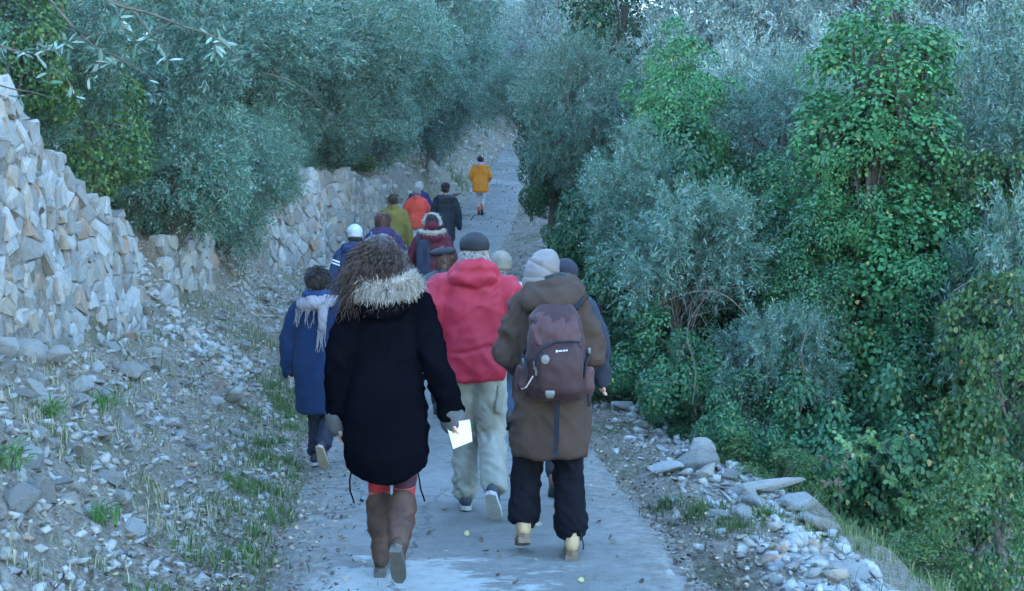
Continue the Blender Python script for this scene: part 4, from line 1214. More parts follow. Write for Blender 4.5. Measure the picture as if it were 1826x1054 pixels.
# ---- 1: woman in the black coat
def woman_black():
    root = place(688, 4.9, 1.66, 'person with long curly brown hair, black coat with fur hood and striped stockings', group='walkers at the back of the party')
    P = dict(anL=(-.035, .02, .10), piL=0.05, anR=(.09, -.30, .235), piR=1.0, elL=(-.235, -.03, 1.08), wrL=(-.245, .04, .785), elR=(.25, -.04, 1.08), wrR=(.325, .02, .80), head=(-.03, .03, -.005), turn=.1,
             hdR=(.1, -.02, -1), hdL=(0, .1, -1), shx=.152)
    make_body(root, P, True, .0085)
    ck = fab('black_wool', (.0028, .0028, .005), var=.3, sheen=.0, scale=5, spec=.0)
    # stockings, banded
    m, n, l, b = new_mat('striped_knit')
    tc = n.new('ShaderNodeTexCoord'); sx = n.new('ShaderNodeSeparateXYZ'); l.new(tc.outputs['Object'], sx.inputs[0])
    r = ramp(n, [(0, (.45, .13, .05)), (.392, (.34, .022, .03)), (.442, (.4, .1, .06)), (.449, (.045, .010, .025)), (.53, (.30, .03, .04)), (.56, (.05, .012, .035))], 'CONSTANT')
    l.new(sx.outputs['Z'], r.inputs['Fac']); l.new(r.outputs['Color'], b.inputs['Base Color']); b.inputs['Roughness'].default_value = .9
    w = noise_tex(n, l, 300, 2); bump(n, l, w.outputs['Fac'], .6, .001, b)
    trousers(root, P, m, (.09, .077, .0605, .056, .05), .012, .0015, .15, 'stockings')
    leather = plain('brown_suede', (.075, .034, .021), .65, var=.4, scale=12)
    lsole = plain('worn_boot_sole', (.10, .085, .075), .6)
    for k in 'LR':
        a, kn = Vector(P['an' + k]), P['kn' + k]
        top = a + (kn - a) * .60
        bt = Blob(); bt.limb([a + Vector((0, -.005, -.01)), a.lerp(top, .12), a.lerp(top, .45), a.lerp(top, .8), top], [.05, .05, .063, .069, .072])
        f1 = folds(.009, 8, 24, 3 if k == 'L' else 8, .4)
        o = bt.build('boot', leather, root, .010, 3, lambda v: f1(v) * (.4 + 1.6 * math.exp(-((v.z - a.z - .07) / .06) ** 2)))
        s = shoe(root, P['an' + k], P['pi' + k], 0, leather, lsole, 'dress', name='boot_foot'); s.parent = o
    def hood(b):
        b.ell((-.005, -.115, 1.365), (.135, .072, .085)); b.ell((0, -.09, 1.42), (.125, .075, .06))
    rings = [(.53, .165, .14, 0, -.01, .05), (.55, .19, .158, 0, -.01, .05), (.64, .212, .17, 0, -.012, .02), (.80, .208, .168, 0, -.015), (.95, .188, .15, 0, -.012), (1.08, .16, .122, 0, 0), (1.22, .168, .122, 0, 0), (1.33, .165, .112, 0, -.005), (1.40, .12, .085, 0, -.005), (1.45, .075, .07, 0, 0)]
    co = coat(root, P, ck, rings, (.082, .078, .07, .068, .066), .011, .009, 2.0, extra=hood, cuff=.0)
    cm = fab('grey_knit', (.075, .078, .085), weave=180)
    for k in 'LR':
        e, w_ = Vector(P['el' + k]), Vector(P['wr' + k]); d = (w_ - e).normalized()
        bb = Blob(); bb.limb([w_ - d * .01, w_ + d * .04], [.070, .068]); bb.build('cuff', cm, root, .010, 2, folds(.003, 10, 40))
    # drawcords at the hem
    rr = random.Random(4)
    ribbon('drawcord', ck, co, [(-.16, -.10, .56), (-.168, -.12, .50), (-.165, -.13, .45), (-.15, -.135, .41), (-.145, -.135, .39)], .0045)
    ribbon('drawcord', ck, co, [(.16, -.10, .56), (.172, -.12, .51), (.18, -.13, .46), (.195, -.135, .42), (.20, -.135, .40)], .0045)
    # fur edge of the hood: a wide drooping band
    pts, nr = [], []
    for i in range(13):
        t = i / 12; a = math.pi * (1.02 - 1.04 * t)
        pts.append((.126 * math.cos(a) + .008, -.08 - .08 * math.sin(a), 1.455 + .035 * t - .02 * math.sin(a))); nr.append((.5 * math.cos(a), -.55 * math.sin(a), -.75))
    bb = Blob(); bb.limb([Vector(p) for p in pts], [.04] * 13, 12); fb = bb.build('fur_trim', FURM, co, .012, 2, folds(.008, 40, 30))
    fur_ring(root, fb, FURM, pts, nr, 4200, .06, 5, 'fur_tuft', .0022, .35)
    fur_ring(root, fb, FURM, pts, [(x * 1.0, y * .6, .5) for x, y, z in nr], 1500, .05, 6, 'fur_tuft', .002, .1)
    # curly hair
    hx, hy, hz = P['head']; C0 = Vector((hx, hy - .01, 1.595 + hz))
    b = Blob(); b.ell(C0, (.104, .115, .112)); b.ell(C0 + Vector((-.02, -.07, -.07)), (.12, .065, .105)); b.limb([C0 + Vector((-.09, -.02, -.08)), C0 + Vector((-.115, -.03, -.17)), C0 + Vector((-.12, -.03, -.22))], [.06, .045, .03]); b.limb([C0 + Vector((.075, 0, -.02)), C0 + Vector((.095, -.02, -.1))], [.065, .05])
    hb = b.build('hair', BROWNH, root, .011, 2, folds(.016, 18, 16, 3, 1.2, .8))
    S = []
    for i in range(2000):
        v = Vector((rr.gauss(-.1, .9), rr.gauss(-.75, .7), rr.gauss(.25, .8))).normalized()
        p = C0 + Vector((v.x * .105, v.y * .115, v.z * .112)) * rr.uniform(.85, 1.03)
        if rr.random() < .35: p = C0 + Vector((rr.uniform(-.125, .085), -.09 - rr.random() * .05, rr.uniform(-.13, 0)))
        if rr.random() < .16: p = C0 + Vector((-.095 + rr.gauss(0, .035), -.06 + rr.gauss(0, .03), rr.uniform(-.17, -.03)))
        out = (p - C0).normalized(); d = Vector((rr.gauss(-.16, .3) + out.x * .3, out.y * .5 - .1, -1.0)).normalized()
        ax1 = d.orthogonal().normalized(); ax2 = d.cross(ax1)
        ln = rr.uniform(.07, .17); cr = rr.uniform(.004, .010); fq = rr.uniform(1.2, 2.6); ph = rr.random() * 6.28
        pts_ = []
        for j in range(9):
            t = j / 8; th = ph + fq * 6.283 * t
            lift = out * (.03 * math.sin(t * 2.4))
            pts_.append(p + d * ln * t + lift + (ax1 * math.cos(th) + ax2 * math.sin(th)) * cr * (.4 + t))
        S.append((pts_, .0027, .0008, rr.random()))
    strands('curl', BROWNH, hb, S, sides=3)
    # sheet of paper in the hand hanging at the side
    W = root.matrix_basis
    pr = empty('paper', W @ Vector((.362, -.03, .72)))
    me = bpy.data.meshes.new('sheet')
    vs = [Vector((-.062, 0, .045)), Vector((.055, -.01, .065)), Vector((.066, .012, -.045)), Vector((-.028, .02, -.085))]
    vs += [v + Vector((0, .0016, 0)) for v in vs]
    me.from_pydata(vs, [], [(0, 1, 2, 3), (7, 6, 5, 4), (0, 4, 5, 1), (1, 5, 6, 2), (2, 6, 7, 3), (3, 7, 4, 0)]); me.update()
    link('sheet', me, pr, plain('white_paper', (.86, .86, .85), .6, var=.02))
    tag(pr, 'folded white sheet of paper held low by the person in the black coat', 'paper')
woman_black()

# ---- 2: man in the red jacket
def man_red():
    root = place(846, 6.3, 1.76, 'person in a red hooded jacket, black beanie and khaki trousers', group='walkers at the back of the party')
    P = dict(anL=(-.06, .08, .09), piL=.05, anR=(.12, -.24, .19), piR=.85, elL=(-.29, -.03, 1.10), wrL=(-.25, .2, .98), elR=(.285, -.03, 1.10), wrR=(.25, .2, .98), head=(0, .03, -.01), shx=.185)
    make_body(root, P, True, .010)
    kh = fab('khaki_cotton', (.25, .245, .21), var=.14, sheen=.05, scale=7)
    tr = trousers(root, P, kh, (.113, .102, .086, .08, .077), .011, .011, .03, seed=4)
    bb = Blob(); bb.box((.155, -.03, .70), (.05, .12, .17), Euler((0, .12, 0))); bb.build('cargo_pocket', kh, tr, .009, 3, folds(.003, 14, 14))
    ribbon('seam', fab('dark_seam', (.05, .045, .04)), tr, [(0, -.128, .95), (0, -.135, .88), (0, -.115, .80)], .004)
    red = fab('red_shell', (.31, .016, .036), rough=.6, var=.08, sheen=.0, spec=.25, scale=4, weave=600)
    def hood(b):
        b.limb([(-.10, -.045, 1.455), (-.045, -.085, 1.475), (.04, -.085, 1.48), (.105, -.04, 1.46)], [.055, .062, .062, .055]); b.ell((0, -.10, 1.425), (.145, .062, .055))
    rings = [(.815, .182, .14, 0, -.01, .01), (.83, .19, .148, 0, -.012, .01), (.88, .196, .152, 0, -.012), (1.0, .2, .15, 0, -.01), (1.15, .205, .145, 0, -.008), (1.28, .212, .138, 0, -.005), (1.36, .2, .12, 0, -.005), (1.42, .14, .09, 0, 0), (1.46, .085, .075, 0, 0)]
    coat(root, P, red, rings, (.098, .094, .082, .078, .07), .010, .015, 7.0, name='jacket', extra=hood, crease=1.0)
    hat_cap(root, 'beanie', P, fab('black_fleece', (.02, .021, .026)), c=(0, -.015, .05), r=(.092, .11, .088), cut=-.025)
    h = hair_cap(root, P, GREYH, r=(.078, .092, .06), c=(0, -.03, -.02), n=120, length=.035, seed=3)
    bl = plain('dark_trainer', (.035, .04, .05), .6)
    for k in 'LR': shoe(root, P['an' + k], P['pi' + k], -.15 if k == 'R' else .1, bl, GREYSOLE, 'shoe')
man_red()

# ---- 3: person in the brown parka with a rucksack
def person_brown():
    root = place(982, 5.3, 1.63, 'person in a long brown hooded parka and slouchy grey beanie wearing tan boots', group='walkers at the back of the party')
    P = dict(anL=(-.15, .0, .155), piL=.45, anR=(.115, -.07, .105), piR=.12, elL=(-.238, -.01, 1.10), wrL=(-.165, .19, 1.0), elR=(.235, -.01, 1.10), wrR=(.165, .19, 1.0), head=(-.05, .03, -.05), turn=-.1, shx=.152)
    make_body(root, P, True, .010)
    bk = fab('black_cotton', (.006, .006, .010), var=.25, sheen=.0, spec=.08)
    trousers(root, P, bk, (.105, .097, .089, .088, .083), .011, .008, .06, seed=9, cuff=1.1)
    br = fab('brown_parka', (.060, .040, .033), rough=.85, var=.12, sheen=.0, scale=5, spec=.1)
    def hood(b):
        b.limb([(-.14, -.03, 1.41), (-.08, -.12, 1.40), (.03, -.145, 1.405), (.12, -.07, 1.43), (.14, .0, 1.45)], [.055, .075, .08, .075, .055]); b.limb([(-.10, -.06, 1.45), (.02, -.10, 1.47), (.11, -.03, 1.49)], [.06, .07, .055])
    rings = [(.555, .20, .15, 0, -.01, .01), (.575, .214, .164, 0, -.012, .01), (.66, .218, .168, 0, -.012), (.80, .212, .16, 0, -.012), (.98, .2, .145, 0, -.01), (1.12, .186, .132, 0, 0), (1.26, .188, .132, 0, 0), (1.35, .182, .118, 0, -.005), (1.41, .135, .09, 0, 0), (1.46, .085, .075, -.02, 0)]
    co = coat(root, P, br, rings, (.083, .085, .08, .076, .066), .010, .013, 12.0, name='parka', extra=hood)
    bb = Blob(); bb.limb([(-.11, -.02, 1.475), (-.04, -.075, 1.49), (.05, -.06, 1.505), (.1, .0, 1.51)], [.04, .05, .05, .04]); bb.build('scarf', fab('black_scarf', (.02, .026, .03)), root, .010, 3, folds(.008, 12, 20))
    # slouchy beanie with folded crown and turned-up band
    kn = fab('grey_knit_wool', (.17, .155, .155), weave=120, bumpd=.002, var=.1)
    hx, hy, hz = P['head']; C0 = Vector((hx, hy - .01, 1.575 + hz))
    b = Blob(); b.loft([(C0.z - .05, .092, .108, C0.x - .005, C0.y - .01), (C0.z + .03, .098, .115, C0.x, C0.y - .01), (C0.z + .09, .088, .10, C0.x + .012, C0.y - .008), (C0.z + .135, .058, .07, C0.x + .026, C0.y), (C0.z + .155, .03, .035, C0.x + .03, C0.y)], p=2.0)
    def crease(v):
        q = (v.z - C0.z - .06) + .55 * (v.x - C0.x)
        return folds(.003, 16, 22, 2)(v) - (.014 * math.exp(-(q / .009) ** 2) if v.y < C0.y else 0)
    be = b.build('beanie', kn, root, .0075, 2, crease)
    b = Blob(); b.loft([(C0.z - .06, .096, .113, C0.x - .005, C0.y - .012), (C0.z - .055, .103, .12, C0.x - .005, C0.y - .012), (C0.z - .005, .106, .124, C0.x, C0.y - .012), (C0.z + .002, .1, .117, C0.x, C0.y - .012)], p=2.0)
    b.build('turned_up_band', kn, be, .009, 1, folds(.002, 40, 5))
    tan = plain('tan_nubuck', (.42, .275, .15), .8, var=.15)
    ts = plain('boot_sole', (.17, .11, .075), .7)
    for k in 'LR': 
        s = shoe(root, P['an' + k], P['pi' + k], .06 if k == 'L' else -.06, tan, ts, 'boot')
    ribbon('lace', fab('black_lace', (.015, .015, .015)), s, [Vector(P['anR']) + Vector(v) for v in ((.045, -.05, .04), (.055, -.06, .0), (.062, -.06, -.03), (.058, -.06, -.05))], .004)
    # rucksack: hangs from the shoulders, a thing of its own
    W = root.matrix_basis
    rk = empty('rucksack', W @ Vector((.012, -.15, .90))); rk.rotation_euler = (0, .03, 0); s_ = 1.63 / 1.7; rk.scale = (s_,) * 3
    mar = fab('maroon_nylon', (.036, .013, .016), rough=.65, var=.15, sheen=.05, scale=6, spec=.35)
    mar2 = fab('faded_maroon_nylon', (.066, .026, .029), rough=.65, var=.15, sheen=.05, spec=.35)
    nav = fab('navy_webbing', (.012, .014, .024))
    b = Blob(); b.loft([(-.02, .10, .05, .01, -.07), (.0, .145, .085, .01, -.075), (.06, .165, .105, .005, -.085), (.2, .16, .105, 0, -.085), (.32, .15, .09, -.005, -.075), (.42, .135, .07, -.01, -.06), (.47, .11, .045, -.01, -.05), (.49, .08, .03, -.01, -.045)], p=3)
    b.build('main_bag', mar, rk, .009, 3, folds(.008, 9, 9, 5, .6))
    b = Blob(); b.loft([(.28, .14, .06, -.005, -.12), (.36, .132, .055, -.008, -.105), (.43, .115, .04, -.01, -.08), (.465, .09, .025, -.01, -.065)], p=3)
    b.build('top_flap', mar2, rk, .009, 3, folds(.012, 11, 10, 8, .9))
    b = Blob(); b.loft([(.03, .10, .05, .02, -.17), (.06, .12, .055, .02, -.175), (.18, .122, .055, .018, -.175), (.25, .11, .05, .02, -.165), (.30, .075, .04, .025, -.15)], p=3.2)
    fp = b.build('front_pocket', mar, rk, .009, 3, folds(.005, 9, 9, 1, .6))
    ribbon('zip', nav, fp, [(-.108, -.21, .175), (-.10, -.214, .235), (-.065, -.213, .275), (-.01, -.207, .30), (.06, -.205, .308), (.118, -.195, .305)], .007)
    sil = plain('silver_print', (.16, .165, .165), .5)
    b = Blob(); b.ell((-.06, -.231, .215), (.022, .004, .024)); b.build('emblem', sil, fp, raw=True)
    b = Blob(); b.ell((-.058, -.2345, .215), (.012, .004, .013)); b.build('emblem_core', plain('emblem_dark', (.18, .16, .16), .6), fp, raw=True)
    for i, (x, w) in enumerate(((-.028, .010), (-.016, .007), (-.006, .008), (.005, .006), (.014, .007), (.024, .007))):
        b = Blob(); b.box((x + .025, -.2325, .262 + x * .12), (w * .8, .003, .013 if i == 0 else .008)); b.build('lettering', plain('white_print', (.8, .8, .8), .6) if i == 0 else bpy.data.materials['white_print'], fp, raw=True)
    b = Blob(); b.loft([(.015, .016, .004, -.03, -.222), (.04, .026, .004, -.03, -.229), (.055, .022, .004, -.03, -.231)], p=4); b.build('patch', sil, fp, raw=True)
    b = Blob(); b.limb([(.095, -.205, .05), (.118, -.2, .075)], [.006, .008], 8); b.limb([(.105, -.2, .07), (.09, -.212, .055)], [.007, .004], 8); b.build('bird_badge', sil, rk, raw=True)
    for sx_ in (-1, 1):
        b = Blob(); b.loft([(.03, .035, .05, sx_ * .165, -.08), (.06, .042, .06, sx_ * .168, -.085), (.15, .04, .055, sx_ * .165, -.085), (.165, .035, .05, sx_ * .162, -.085)], p=3)
        sp = b.build('side_pocket', mar2 if sx_ > 0 else mar, rk, .009, 2, folds(.005, 14, 12, sx_))
        strap('side_strap', nav, rk, [(sx_ * .158, -.03, .24), (sx_ * .176, -.09, .22), (sx_ * .158, -.15, .20), (sx_ * .15, -.175, .12)], .026, .005, (0, 0, 1))
        strap('shoulder_strap', nav, rk, [(sx_ * .09, -.03, .47), (sx_ * .13, .04, .545), (sx_ * .15, .13, .53), (sx_ * .155, .20, .44), (sx_ * .155, .215, .3), (sx_ * .165, .13, .15), (sx_ * .16, -.02, .07)], .05, .014)
        b = Blob(); b.box((sx_ * .172, -.12, .255 if sx_ > 0 else .19), (.014, .012, .03)); b.build('buckle', sil, rk, raw=True)
    ribbon('cord', plain('pale_cord', (.5, .45, .44), .7), rk, [(-.19, -.13, .07), (-.175, -.145, .045), (-.15, -.155, .06), (-.12, -.18, .12)], .004)
    for x, z in ((-.118, .20), (-.108, .17)):
        ribbon('zip_pull', sil, rk, [(x, -.195, z), (x + .002, -.205, z - .04), (x + .008, -.2, z - .045), (x + .008, -.2, z - .01)], .0035)
    strap('hanging_strap', nav, rk, [(.012, -.14, -.01), (.012, -.125, -.1), (.016, -.115, -.2), (.012, -.115, -.29), (.018, -.122, -.31)], .028, .008)
    strap('loose_strap', nav, rk, [(.165, -.1, .12), (.175, -.115, .02), (.178, -.11, -.04)], .014, .004)
    tag(rk, 'maroon rucksack with navy zip and straps on the brown parka', 'rucksack', 'bags carried by the walkers')
person_brown()

# ---- 4: youngster in the blue coat with fringed scarf
def youngster():
    root = place(567, 8.0, 1.56, 'person with short dark hair in a blue coat and a fringed grey scarf', heading=-.12, group='walkers at the back of the party')
    P = dict(anL=(-.02, -.04, .09), piL=.05, anR=(.10, -.22, .20), piR=.95, elL=(-.27, -.02, 1.09), wrL=(-.285, .03, .83), elR=(.26, -.02, 1.09), wrR=(.24, .1, .85), head=(.0, .02, 0), hdL=(.1, .15, -1), shx=.165)
    make_body(root, P, True, .0105)
    trousers(root, P, fab('dark_denim', (.016, .018, .032)), (.1, .085, .073, .07, .068), .013, .009, .03, seed=2)
    blue = fab('blue_wool', (.005, .019, .062), var=.2, sheen=.03, scale=6)
    coat(root, P, blue, [(.455, .175, .13, 0, -.01, .01), (.47, .195, .148, 0, -.01, .01), (.6, .205, .155, 0, -.01), (.85, .212, .155, 0, -.01), (1.05, .2, .14, 0, -.005), (1.24, .195, .13, 0, 0), (1.34, .185, .115, 0, 0), (1.40, .125, .085, 0, 0), (1.45, .08, .075, 0, 0)], (.086, .084, .074, .07, .066), .012, .006, 5)
    b = Blob(); b.limb([(-.10, 0, 1.47), (-.06, -.075, 1.475), (.05, -.08, 1.475), (.1, 0, 1.47), (.05, .07, 1.46), (-.05, .07, 1.46), (-.10, 0, 1.47)], [.045] * 7); b.build('hood', fab('bright_blue_hood', (.012, .036, .11)), root, .012, 3, folds(.009, 12, 18))
    gr = fab('grey_scarf', (.23, .20, .215), weave=160, var=.15)
    b = Blob(); b.limb([(-.16, -.02, 1.37), (-.09, -.115, 1.385), (.03, -.13, 1.40), (.13, -.06, 1.42), (.14, .03, 1.43)], [.045, .05, .05, .05, .045]); b.limb([(-.15, -.03, 1.41), (-.03, -.125, 1.435), (.1, -.08, 1.45)], [.035, .04, .035])
    b.limb([(.09, -.12, 1.40), (.085, -.15, 1.30), (.08, -.155, 1.2)], [.045, .04, .035])
    sc = b.build('scarf', gr, root, .011, 2, folds(.012, 9, 30, 4, 1.4))
    rr = random.Random(3); S = []
    for i in range(26):
        if i < 16: p = Vector((-.17 + .016 * i + rr.gauss(0, .006), -.03 - .1 * math.sin((i + 2) / 18 * 3.0) - .03, 1.355 + .01 * rr.random())); ln = rr.uniform(.08, .17)
        else: p = Vector((.045 + .008 * (i - 16), -.165, 1.19)); ln = rr.uniform(.08, .2)
        S.append(([p, p + Vector((rr.gauss(-.01, .012), -.01, -ln * .5)), p + Vector((rr.gauss(-.015, .02), -.008, -ln))], .0048, .003, .5))
    strands('fringe', gr, sc, S, sides=4)
    hair_cap(root, P, DARKH, r=(.088, .106, .108), c=(0, -.018, .028), n=420, length=.05, seed=8, spread=1.6)
    W = root.matrix_basis
    pr = empty('paper', W @ Vector((-.255, .04, .725)))
    me = bpy.data.meshes.new('sheet'); vs = [Vector((-.01, -.05, .03)), Vector((.02, .05, .04)), Vector((.03, .055, -.05)), Vector((-.0, -.045, -.06))]; vs += [v + Vector((.0016, 0, 0)) for v in vs]
    me.from_pydata(vs, [], [(0, 1, 2, 3), (7, 6, 5, 4), (0, 4, 5, 1), (1, 5, 6, 2), (2, 6, 7, 3), (3, 7, 4, 0)]); me.update()
    link('sheet', me, pr, bpy.data.materials['white_paper'])
    tag(pr, 'scrap of white paper in the hand of the person in the blue coat', 'paper')
    bl = plain('black_trainer', (.02, .022, .03), .6); ss = plain('tan_sole', (.33, .27, .2), .7)
    for k in 'LR': shoe(root, P['an' + k], P['pi' + k], .0, bl, ss if k == 'R' else GREYSOLE, 'shoe', .011)
youngster()

# ---- everybody further up the lane
def walker(px, d, H, label, coatc, hem=.78, hemr=.19, trousc=(.02, .02, .025), shoec=(.04, .03, .025), step=1, hat=None, hair=None, hood=None, arms='down', heading=0.0, quilt=0, waist=.175, chest=.19, dep=.13, name='jacket', headoff=(0, .02, 0), low=0.0, amp=.008, extra=None, group='walkers further up the lane', narrow=False, rough=.8):
    root = place(px, d, H, label, heading, group)
    vx = .016 if d < 16 else .02
    lx = .05 if narrow else .085
    if step > 0: P = dict(anL=(-lx, .10, .09), piL=-.05, anR=(lx, -.18, .14), piR=.55)
    elif step < 0: P = dict(anL=(-lx, -.18, .14), piL=.55, anR=(lx, .10, .09), piR=-.05)
    else: P = dict(anL=(-lx, -.02, .09), anR=(lx, .03, .09))
    if arms == 'down': P.update(elL=(-.265, -.02, 1.09), wrL=(-.275, .06, .84), elR=(.265, -.02, 1.09), wrR=(.275, .06, .84))
    elif arms == 'pocket': P.update(elL=(-.29, -.02, 1.10), wrL=(-.2, .14, .97), elR=(.29, -.02, 1.10), wrR=(.2, .14, .97))
    else: P.update(elL=(-.26, .0, 1.09), wrL=(-.18, .2, 1.08), elR=(.26, .0, 1.09), wrR=(.18, .2, 1.08))
    P['head'] = headoff; P['shx'] = .168
    make_body(root, P, d < 10, .012 if d < 10 else vx)
    key = 'cloth_%d_%d' % (int(px), int(d * 10))
    trousers(root, P, fabric(key + '_legs', trousc), (.1, .085, .07, .066, .062) if not narrow else (.09, .07, .056, .05, .045), vx, .006, .05, seed=px)
    cm = fabric(key, coatc, rough=rough, var=.15)
    def ex(b):
        if hood == 'down': b.ell((0, -.115, 1.41), (.14, .065, .07)); b.limb([(-.11, -.03, 1.45), (0, -.09, 1.47), (.11, -.03, 1.45)], [.05, .055, .05])
        if hood == 'big': b.ell((0, -.125, 1.385), (.17, .06, .085)); b.limb([(-.16, .0, 1.43), (-.1, -.08, 1.42), (.1, -.08, 1.42), (.16, .0, 1.43)], [.04, .05, .05, .04])
        if hood == 'up':
            hx, hy, hz = headoff; b.ell((hx, hy - .015, 1.60 + hz), (.112, .13, .13)); b.limb([(hx, hy - .03, 1.55), (0, -.01, 1.40)], [.105, .12])
        if hood == 'collar': b.limb([(-.075, 0, 1.46), (0, -.07, 1.465), (.075, 0, 1.46)], [.042] * 3)
    co = coat(root, P, cm, A_line(hem, hemr, waist, chest, dep), voxel=vx * .85, amp=amp, seed=px, name=name, extra=ex, quilt=quilt)
    if hair is not None and hat is not None: hair_cap(root, P, hair, r=(.079, .096, .062), c=(0, -.022, -.022), n=60, length=.04, voxel=.012, seed=int(px), spread=.4)
    elif hair is not None: hair_cap(root, P, hair, n=140 if d < 14 else 60, low=low, voxel=.014, seed=int(px))
    if hat is not None:
        hn, hc, kw = hat
        hat_cap(root, hn, P, fabric(key + '_' + hn, hc, var=.2), voxel=.013, **kw)
    sm = plain(key + '_shoe', shoec, .7)
    for k in 'LR': shoe(root, P['an' + k], P.get('pi' + k, 0), 0, sm, BLACKSOLE, 'shoe', .015)
    if extra: extra(root, P, co)
    return root

# 5: dark figure beyond the brown parka
walker(1008, 6.9, 1.60, 'person in dark navy with a black cap, mostly hidden by the brown parka', (.022, .028, .045), .72, .2, shoec=(.16, .08, .05), hat=('cap', (.018, .02, .032), dict(r=(.094, .112, .1), cut=-.06)), hair=DARKH, hood='collar', step=-1, group='walkers at the back of the party')
# 6: beige hood
def bits6(root, P, co):
    b = Blob(); b.limb([(.13, -.1, 1.36), (.135, -.12, 1.30)], [.02, .016]); b.build('red_tab', fab('red_tab', (.4, .03, .03)), co, .009, 1)
walker(893, 9.5, 1.64, 'person in a pale grey coat with a beige cloth hat, seen past the red jacket', (.34, .335, .32), .6, .2, trousc=(.03, .05, .09), hat=('cloth_hat', (.17, .15, .125), dict(r=(.112, .128, .12), cut=-.07, amp=.006)), hair=GREYH, hood='collar', extra=bits6, arms='front', group='walkers at the back of the party')
# 7: beret
def beret(root, P, co):
    hx, hy, hz = P['head']; b = Blob(); b.ell((hx - .015, hy - .02, 1.665 + hz), (.145, .135, .042), Euler((.12, -.12, 0))); b.ell((hx, hy - .01, 1.64 + hz), (.1, .11, .04))
    b.build('beret', fab('black_felt', (.014, .014, .018)), root, .012, 3, folds(.005, 12, 12))
walker(792, 10.0, 1.66, 'person with auburn hair under a black beret in a dark grey jacket', (.05, .055, .07), .8, .19, hair=REDH, low=.10, extra=beret, hood='collar', group='walkers at the back of the party')
# 8: navy jacket hidden behind the curly hair
walker(701, 9.4, 1.70, 'person with auburn hair and navy padded jacket just past the curly haired walker', (.02, .03, .065), .8, .2, hair=REDH, low=.06, hood='collar', quilt=.06, group='walkers at the back of the party')
# 9: grey-white beanie, striped sleeve
def stripes(root, P, co):
    sh = Vector((-.17, 0, SHZ - .03)); e = Vector(P['elL']); d = (e - sh).normalized(); wm = fab('white_stripe', (.6, .63, .68))
    for t in (.09, .125):
        b = Blob(); b.cone(sh + d * (t - .009), sh + d * (t + .009), .088, .087, 20)
        b.build('sleeve_stripe', wm, co, raw=True)
walker(633, 12.0, 1.66, 'person in a speckled pale knit beanie and navy jacket with white sleeve stripes', (.02, .032, .085), .75, .2, hat=('beanie', (.36, .38, .40), dict(r=(.098, .115, .11), cut=-.05, amp=.005)), hair=DARKH, hood='down', extra=stripes)
# 10: purple hood and light blue rucksack
w10 = walker(683, 13.0, 1.70, 'person with auburn hair in a purple jacket under a blue rucksack', (.035, .018, .065), .78, .19, hair=REDH, low=.12, hood='down', step=-1)
# 15: burgundy jacket with fur hood
def furry(root, P, co):
    hx, hy, hz = P['head']
    b = Blob(); b.ell((hx, hy - .07, 1.545 + hz), (.098, .075, .075)); b.build('knit_hat', fab('burgundy_knit', (.095, .012, .03)), root, .014, 3, folds(.006, 14, 30))
    pts = [(.105 * math.cos(a), hy - .035, 1.585 + .105 * math.sin(a)) for a in np.linspace(-.25, math.pi + .25, 13)]; nr = [(math.cos(a), -.5, math.sin(a)) for a in np.linspace(-.25, math.pi + .25, 13)]
    b = Blob(); b.limb(pts, [.034] * 13, 10); fb = b.build('fur_hat_edge', FURG, root, .014, 2, folds(.008, 40, 40)); fur_ring(root, fb, FURG, pts, nr, 420, .035, 3, 'fur_tuft', .004)
    pts = [(.165 * math.cos(a), -.02 - .145 * math.sin(a), 1.455 - .03 * math.sin(a)) for a in np.linspace(-.3, math.pi + .3, 15)]; nr = [(.7 * math.cos(a), -.7 * math.sin(a), .25) for a in np.linspace(-.3, math.pi + .3, 15)]
    b = Blob(); b.limb(pts, [.04] * 15, 10); fb = b.build('fur_trim', FURM, co, .014, 2, folds(.008, 40, 40)); fur_ring(root, fb, FURM, pts, nr, 600, .045, 4, 'fur_tuft', .004)
w15 = walker(771, 13.5, 1.63, 'person in a burgundy jacket with fawn fur collar and grey fur edged hat', (.085, .012, .028), .82, .2, trousc=(.018, .02, .035), hair=DARKH, hood='big', extra=furry, arms='pocket')
# 11: olive coat
walker(702, 17.0, 1.67, 'person in a long olive green coat with brown hair', (.15, .12, .03), .35, .2, hair=BROWNH, hood='collar', name='coat', dep=.13, amp=.006)
# 12: orange red jacket
walker(744, 20.5, 1.56, 'person in a short orange red padded jacket and white trousers', (.58, .062, .04), .80, .205, trousc=(.5, .5, .5), shoec=(.17, .08, .045), hair=GREYH, hood='collar', arms='pocket', quilt=.07, chest=.205, waist=.205, dep=.15)
# 13: violet jacket
walker(748, 22.0, 1.56, 'person with white hair in a violet jacket ahead of the orange red one', (.035, .028, .10), .8, .2, hair=hair_mat('white_hair', (.35, .35, .36), (.72, .72, .72)), hood='collar', arms='pocket', headoff=(0, .02, .0))
# 14: black parka
walker(795, 20.0, 1.66, 'person in a long black padded parka with hood down and black hat', (.016, .02, .03), .55, .2, hat=('hat', (.015, .013, .016), dict(r=(.096, .113, .09), cut=-.03)), hair=DARKH, hood='big', name='parka', quilt=.08, chest=.205, dep=.145, headoff=(0, .02, .02))
